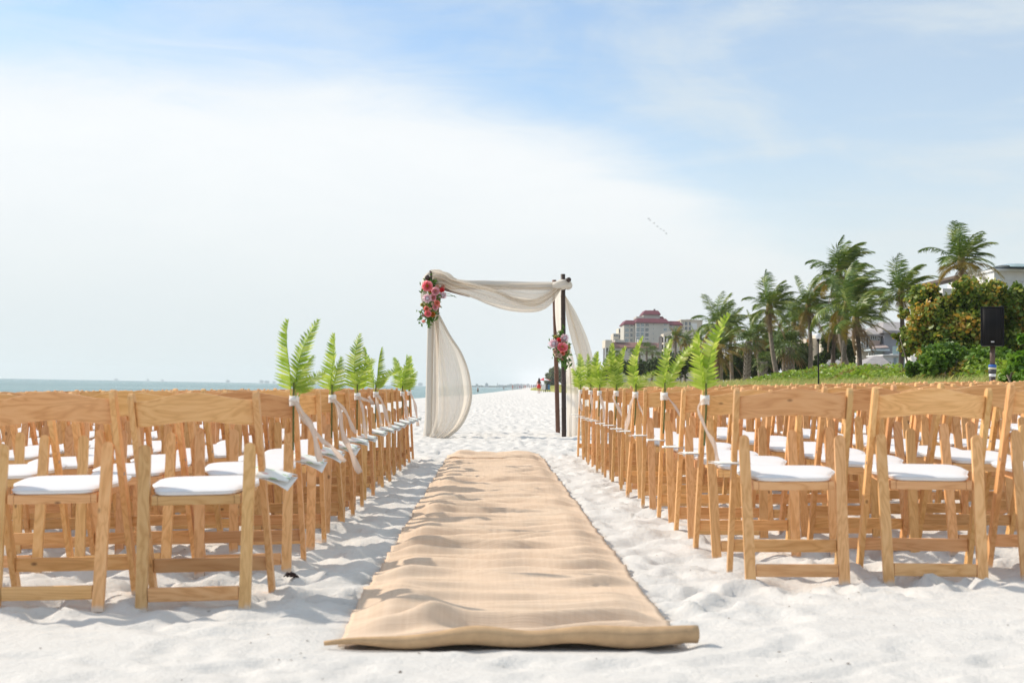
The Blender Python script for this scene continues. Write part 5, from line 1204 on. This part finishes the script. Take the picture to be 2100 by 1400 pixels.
# walled pool cabin, white
B = Bld("pool_cabin", "low white flat-roofed pool cabin with pale green panels behind the ground cover", 1845, 128)
B.box("wall", 1811, 1880, 730, None, WHITE, 0, 5); B.box("roof_slab", 1809.5, 1882, 727.5, 729.9, WHITE, -.35, 5.8); B.box("door", 1833, 1838, 733, 752, plain("gray-blue panel", (.33, .40, .44), .5), -.05, .04)
for k in range(4): B.box("green_panel", 1839 + k * 10, 1848 + k * 10, 731.5, 753, plain("pale green panel", (.52, .64, .60), .3, .05, 1), -.06, .05)
B.box("shutter", 1813.5, 1827, 742, 756, plain("tan shutter", (.36, .27, .17), .7), -.05, .04)
for k, (x0, x1, a, b_, yb, yt, d, lab) in enumerate(((1684, 1762, 1700, 1722, 748, 731.5, 134, "gray hip-roofed pavilion behind the twin palm trunks"), (1762, 1832, 1808, 1822, 753, 728, 126, "gray sloping pavilion roof beside the white pool cabin"))):
    B = Bld("pavilion", lab, (x0 + x1) / 2, d); B.box("wall", x0 + 6, x1 - 6, yb, None, STUCCO, 0, 5); B.hip("roof", x0, x1, yb, a, b_, yt, GREYROOF, -.6, 6.4, 2.8, .15)
B = Bld("cream_house", "sunlit cream house wing with amber window behind the straight palm", 1690, 152)
B.box("wall", 1684, 1722, 686, None, STUCCO2, 0, 6); B.box("cornice", 1683, 1723, 684, 685.9, WHITE, -.4, 6.8); B.win(1706, 1711, 690, 706, -.02, 1, 2); B.box("wall", 1662, 1683.6, 692, None, STUCCO2, 2, 4); B.box("shutter", 1664, 1671, 694, 718, plain("amber shutter", (.55, .24, .04), .7), 1.9, .08)
# white house with roof terrace at the edge
B = Bld("white_house", "white sided house with curved glass roof canopy above the sea grape bush", 2070, 88)
B.box("wall", 2038, 2150, 554, None, WHITE, 0, 9)
for k in range(9): B.box("siding_board", 2037.7, 2150.5, 572 + k * 5.6, 576.6 + k * 5.6, WHITE, -.045, .04)
B.box("cornice", 2034, 2152, 552.5, 557, WHITE, -.35, 9.7); B.box("terrace_rail", 2036, 2152, 549.5, 552.4, plain("slate rail", (.12, .15, .18), .5), -.2, .12)
q = MB(); rings = []
for i in range(15):
    t = i / 14; px = 2052 + 62 * t; top = 551 - 12 * math.sin(PI * min(1, .12 + t * .9)) ** .45; rings.append([(B.X(px), 1 + 2.6 * math.cos(a), B.Z(551, px) + (B.Z(top, px) - B.Z(551, px)) * math.sin(a)) for a in [PI * k / 8 for k in range(9)]])
q.loft(rings, False, closed=False); q.build("glass_canopy", plain("greenish canopy glass", (.30, .42, .44), .15, .15, 1, spec=.6), B.root, True)
B.win(2096, 2110, 577, 592, -.08, 2, 1); B.box("eave", 1937, 1966, 570, 575.5, plain("brown eave", (.16, .12, .09), .7), -2, 10); B.box("wall", 1943, 2037, 590, None, WHITE, 1, 8)

# ------------------------------------------------------------------ far shore
FARB = [plain("hazy block %d" % k, c, .8, .06, .02) for k, c in enumerate(((.42, .42, .42), (.30, .33, .36), (.50, .48, .45), (.24, .28, .30)))]
far = MB()
DF = 4200.0
for i in range(60):
    px = 930 + i * 4.4; hgt = (3.0 + 2.0 * pnoise(px * .07, 1.5, 70) + 1.2 * pnoise(px * .31, 2.5, 71)) * (.5 + .5 * float(sstep(px, 930, 990)))
    p = P(px, 775 + .0178 * px, DF + 60 * (i % 3)); q_ = 3.0 / F_PX * DF; far.lathe([(q_ * 1.3, -3), (q_ * 1.2, hgt * .5 / F_PX * DF), (q_ * .6, hgt * .9 / F_PX * DF), (q_ * .1, hgt / F_PX * DF)], 7, (p.x, p.y, SEA_Z + 1))
o = far.build("far_treeline", plain("far trees", (.05, .075, .05), .9, .2, .01), None, True); tag(o, "hazy treeline of the far shore under the skyline", "treeline", None, 'stuff')
skyl = [(978, 5, 7), (998, 6, 9), (1020, 1.5, 9.5), (1024, 3, 6), (1030, 9, 5.5), (1042, 5, 6), (1048, 8, 8), (1056, 7, 7.5), (1062, 9, 8.5), (1069, 4, 9), (1075, 8, 8), (1083, 7, 9), (1090, 4, 7.5), (1098, 8, 7), (1108, 6, 8), (1116, 6, 7), (590, 5, 5), (574, 4, 5), (562, 6, 4.5), (547, 9, 5), (536, 8, 6), (467, 7, 5), (333, 5, 3.5), (303, 4, 4), (238, 7, 3.5), (627, 6, 5), (655, 8, 6), (677, 9, 6), (700, 5, 4.5), (722, 7, 5), (752, 6, 5), (775, 6, 5.5), (806, 9, 6), (832, 8, 6), (848, 7, 7), (862, 9, 6.5)]
for i, (px, w, h) in enumerate(skyl):
    d = DF - 150 + 40 * (i % 4) if px > 900 else 7600.0; p = P(px, 775 + .0178 * px, d); W = w / F_PX * d / 2; H = h / F_PX * d
    q = MB(); q.box(-W, W, 0, W * 1.4, -2, H * .86); q.box(-W * .55, W * .4, W * .1, W * .9, H * .86, H)
    for k in range(3): q.box(-W * .92 + W * .62 * k, -W * .92 + W * .62 * k + W * .42, -W * .06, -.01, H * .12, H * .80, 1)
    t = q.build("distant_building", [FARB[i % 4], FARB[3]], None); t.location = (p.x, d, SEA_Z)
    left = px < 900; rank = sorted(q_[0] for q_ in skyl if (q_[0] < 900) == left).index(px)
    tag(t, ("tiny hazy high-rise on the open sea horizon, %s from the left" if left else "tiny hazy skyline block beyond the end of the beach, %s from the sea side") % ORD[rank], "building", "high-rises on the sea horizon" if left else "skyline blocks beyond the beach")

# ------------------------------------------------------------------ people and beach gear far along the sand
def skin_mesh(verts, edges, radii, name, mat):
    me = bpy.data.meshes.new(name); me.from_pydata(verts, edges, []); o = bpy.data.objects.new("tmp", me); col.objects.link(o)
    m_ = o.modifiers.new("s", 'SKIN')
    for v, r_ in zip(me.skin_vertices[0].data, radii): v.radius = r_ if isinstance(r_, tuple) else (r_, r_); v.use_root = False
    me.skin_vertices[0].data[0].use_root = True
    s_ = o.modifiers.new("u", 'SUBSURF'); s_.levels = 1; s_.render_levels = 1
    dg = bpy.context.evaluated_depsgraph_get(); ev = o.evaluated_get(dg); out = bpy.data.meshes.new_from_object(ev); bpy.data.objects.remove(o)
    out.name = name; out.materials.clear(); out.materials.append(mat); out.polygons.foreach_set('use_smooth', [True] * len(out.polygons)); return out
SKIN = plain("skin", (.42, .23, .15), .6, .05)
def person_mesh(step, arm):
    v = [(0, 0, .92), (0, 0, 1.10), (0, 0, 1.30), (0, 0, 1.42), (0, .01, 1.50), (0, .015, 1.60), (0, .0, 1.68),
         (.09, 0, .86), (.10, step * .45, .48), (.10, step * .2 - .06, .08), (.10, step * .2 + .08, .03), (-.09, 0, .86), (-.10, -step * .3, .48), (-.10, -step * .95, .10), (-.10, -step * .9 + .12, .03),
         (.17, 0, 1.38), (.24, .02 - step * .2, 1.12), (.25 + arm, .06 - step * .4, .90), (.26 + arm, .08 - step * .45, .82), (-.17, 0, 1.38), (-.24, .02 + step * .2, 1.12), (-.25 - arm, .06 + step * .3, .90), (-.26 - arm, .08 + step * .35, .82)]
    e = [(0, 1), (1, 2), (2, 3), (3, 4), (4, 5), (5, 6), (0, 7), (7, 8), (8, 9), (9, 10), (0, 11), (11, 12), (12, 13), (13, 14), (3, 15), (15, 16), (16, 17), (17, 18), (3, 19), (19, 20), (20, 21), (21, 22)]
    r_ = [(.15, .11), (.125, .09), (.145, .10), (.10, .08), .05, (.078, .09), .06, .10, .062, .042, .035, .10, .062, .042, .035, .055, .042, .032, .028, .055, .042, .032, .028]
    return skin_mesh(v, e, r_, "body", SKIN)
BODY = [person_mesh(.10, .02), person_mesh(.28, .05)]
HAIR = plain("dark brown hair", (.02, .012, .010), .6)
def person(x, y, rz, label, bottom, top, hair=True, skirt=True, body=0, sc=1.0, grp=None):
    root = empty("person", (x, y, gz(x, y) + .0), rz); root.scale = (sc,) * 3; tag(root, label, "person", grp); link("body", BODY[body], root)
    if top is not None: q = MB(); q.lathe([(.17, 1.02), (.165, 1.12), (.19, 1.28), (.20, 1.38), (.10, 1.46)], 12); o = q.build("top", top, root, True); o.scale = (1, .78, 1)
    if bottom is not None: q = MB(); q.lathe([(.165, 1.05), (.195, .95), (.22, .85), (.25, .62) if skirt else (.20, .72)], 12); o = q.build("skirt" if skirt else "shorts", bottom, root, True); o.scale = (1, .85, 1)
    if hair: q = MB(); q.loft([[(r_ * math.cos(a), -.045 + r_ * .8 * math.sin(a) - o_, z) for a in [2 * PI * k / 10 for k in range(10)]] for r_, z, o_ in ((.07, 1.76, -.03), (.105, 1.70, -.02), (.115, 1.58, .0), (.14, 1.42, .05), (.12, 1.25, .06), (.05, 1.12, .06))]); q.build("hair", HAIR, root, True)
    return root
RED_ = plain("red cloth", (.62, .035, .02), .7); TOPC = plain("tan top", (.45, .20, .15), .7)
p = P(1105, 809, 158); person(p.x, 158, .05, "person walking away along the beach in a red skirt with long dark hair", RED_, TOPC, True, True, 1, .97)
CL = [plain("cloth %d" % k, c, .7) for k, c in enumerate(((.05, .06, .10), (.45, .10, .08), (.75, .74, .72), (.08, .20, .35), (.30, .06, .20), (.10, .10, .10)))]
for k, (px, d) in enumerate(((1033, 620), (1051.5, 430), (1056, 640), (1061, 660), (1066, 600), (1070, 640), (1074, 620), (1077, 560), (1081, 640), (1086, 700), (1090, 660), (1094, 600), (1098, 640))):
    x = P(px, 797, d).x; person(x, d, k * 1.7, "tiny distant beachgoer on the sand before the skyline, %s from the sea side" % ORD[k] if k != 1 else "dark-clad distant beachgoer, largest of those at the waterline", CL[k % 6], CL[(k * 5 + 2) % 6] if k % 3 else None, False, False, k % 2, 1.0, "distant beachgoers along the waterline" if k != 1 else None)
p = P(980, 801, 330); o = person(p.x, 330, 1.0, "distant bather wading in the sea beside the drape", CL[5], None, False, False, 0); o.location.z = SEA_Z - .55
UM = [plain("white canopy", (.75, .74, .74), .7), plain("red canopy", (.60, .08, .10), .7), plain("blue canopy", (.10, .22, .50), .7)]
p = P(1115, 797, 230); um = empty("beach_umbrella", (p.x, 230, gz(p.x, 230))); tag(um, "small striped beach umbrella beyond the person in the red skirt", "umbrella")
q = MB(); q.tube([(0, 0, -.2), (0, 0, 2.0)], .025, 6); q.build("pole", WHITE, um)
q = MB(); n = 16; q.add([(0, 0, 2.1)] + [(1.25 * math.cos(2 * PI * k / n), 1.25 * math.sin(2 * PI * k / n), 1.62) for k in range(n)], [])
for k in range(n): q.f.append((0, k + 1, (k + 1) % n + 1)); q.mi.append(0 if k % 4 < 2 else 1)
q.build("canopy", [UM[0], UM[1]], um)
for k, (px, c, lab) in enumerate(((1114, 0, "dark beach chair with a white towel beyond the person in the red skirt"), (1119, 5, "gray beach chair at the dune edge beyond the person in the red skirt"), (1123.5, 3, "blue gray beach chair closest to the dune grass"))):
    x = P(px, 797, 190).x; bc = empty("beach_chair", (x, 190, gz(x, 190))); tag(bc, lab, "beach chair"); q = MB(); q.box(-.28, .28, -.3, .3, .28, .33); q.build("seat", CL[c], bc)
    q = MB(); q.loft([[(-.28, -.3, .3), (.28, -.3, .3), (.28, -.26, .3), (-.28, -.26, .3)], [(-.28, -.55, 1.0), (.28, -.55, 1.0), (.28, -.51, 1.0), (-.28, -.51, 1.0)]]); q.build("backrest", CL[2] if k == 0 else CL[c], bc)
    for sx in (-1, 1):
        for sy in (-1, 1): q = MB(); q.tube([(sx * .27, sy * .27, .3), (sx * .27, sy * .33, -.05)], .02, 5); q.build("leg", BLACK, bc)

# ------------------------------------------------------------------ line of pelicans
BIRD = plain("brown feathers", (.30, .29, .28), .8)
q = MB(); q.tube([(-.55, 0, -.02), (-.35, 0, .02), (0, 0, .0), (.35, 0, .02), (.55, 0, .06), (.75, 0, .03), (.98, 0, -.03)], [.03, .10, .15, .11, .06, .05, .012], 7); bb = q.mesh("body", BIRD, True)
q = MB(); n = 7; rings = []
for k in range(n):
    t = k / (n - 1); c = .34 * (1 - t) ** .5 + .04; rings.append([(c * .5 - .12 * t, .1 + 1.0 * t, .05 + .22 * math.sin(t * 2.2)), (-c * .6 - .22 * t, .1 + 1.0 * t, .03 + .22 * math.sin(t * 2.2)), (-c * .1 - .15 * t, .1 + 1.0 * t, .08 + .22 * math.sin(t * 2.2))])
q.loft(rings); wm = q.mesh("wing", BIRD, True)
for k, (px, py) in enumerate(((1330, 448.5), (1333, 452), (1341, 458), (1348, 464.5), (1355, 470), (1361, 473), (1366, 479))):
    p = P(px, py, 560); o = empty("pelican", p, math.radians(35)); tag(o, "%s pelican from the upper end of the slanting line high in the sky" % ORD[k], "bird", "pelicans flying in a line"); o.rotation_euler.x = math.radians(-8); o.scale = (.7, .7, .7)
    link("body", bb, o); w1 = link("wing", wm, o); w2 = link("wing", wm, o); w2.scale = (1, -1, 1)

# ------------------------------------------------------------------ hazy sea air
HAZE = True
if HAZE:
    m, b = new_mat("sea haze"); b.t.nodes.clear(); v = b.n('ShaderNodeVolumePrincipled'); v.inputs['Color'].default_value = (.93, .96, 1.0, 1); v.inputs['Density'].default_value = 1.3e-4; v.inputs['Anisotropy'].default_value = .2
    o = b.n('ShaderNodeOutputMaterial'); b.l(v.outputs[0], o.inputs['Volume'])
    q = MB(); q.box(-9700, 9700, -9700, 9700, -3.0, 95.0); hz_ = q.build("haze", m); tag(hz_, "thin pale sea haze over the beach", "haze", None, 'stuff')
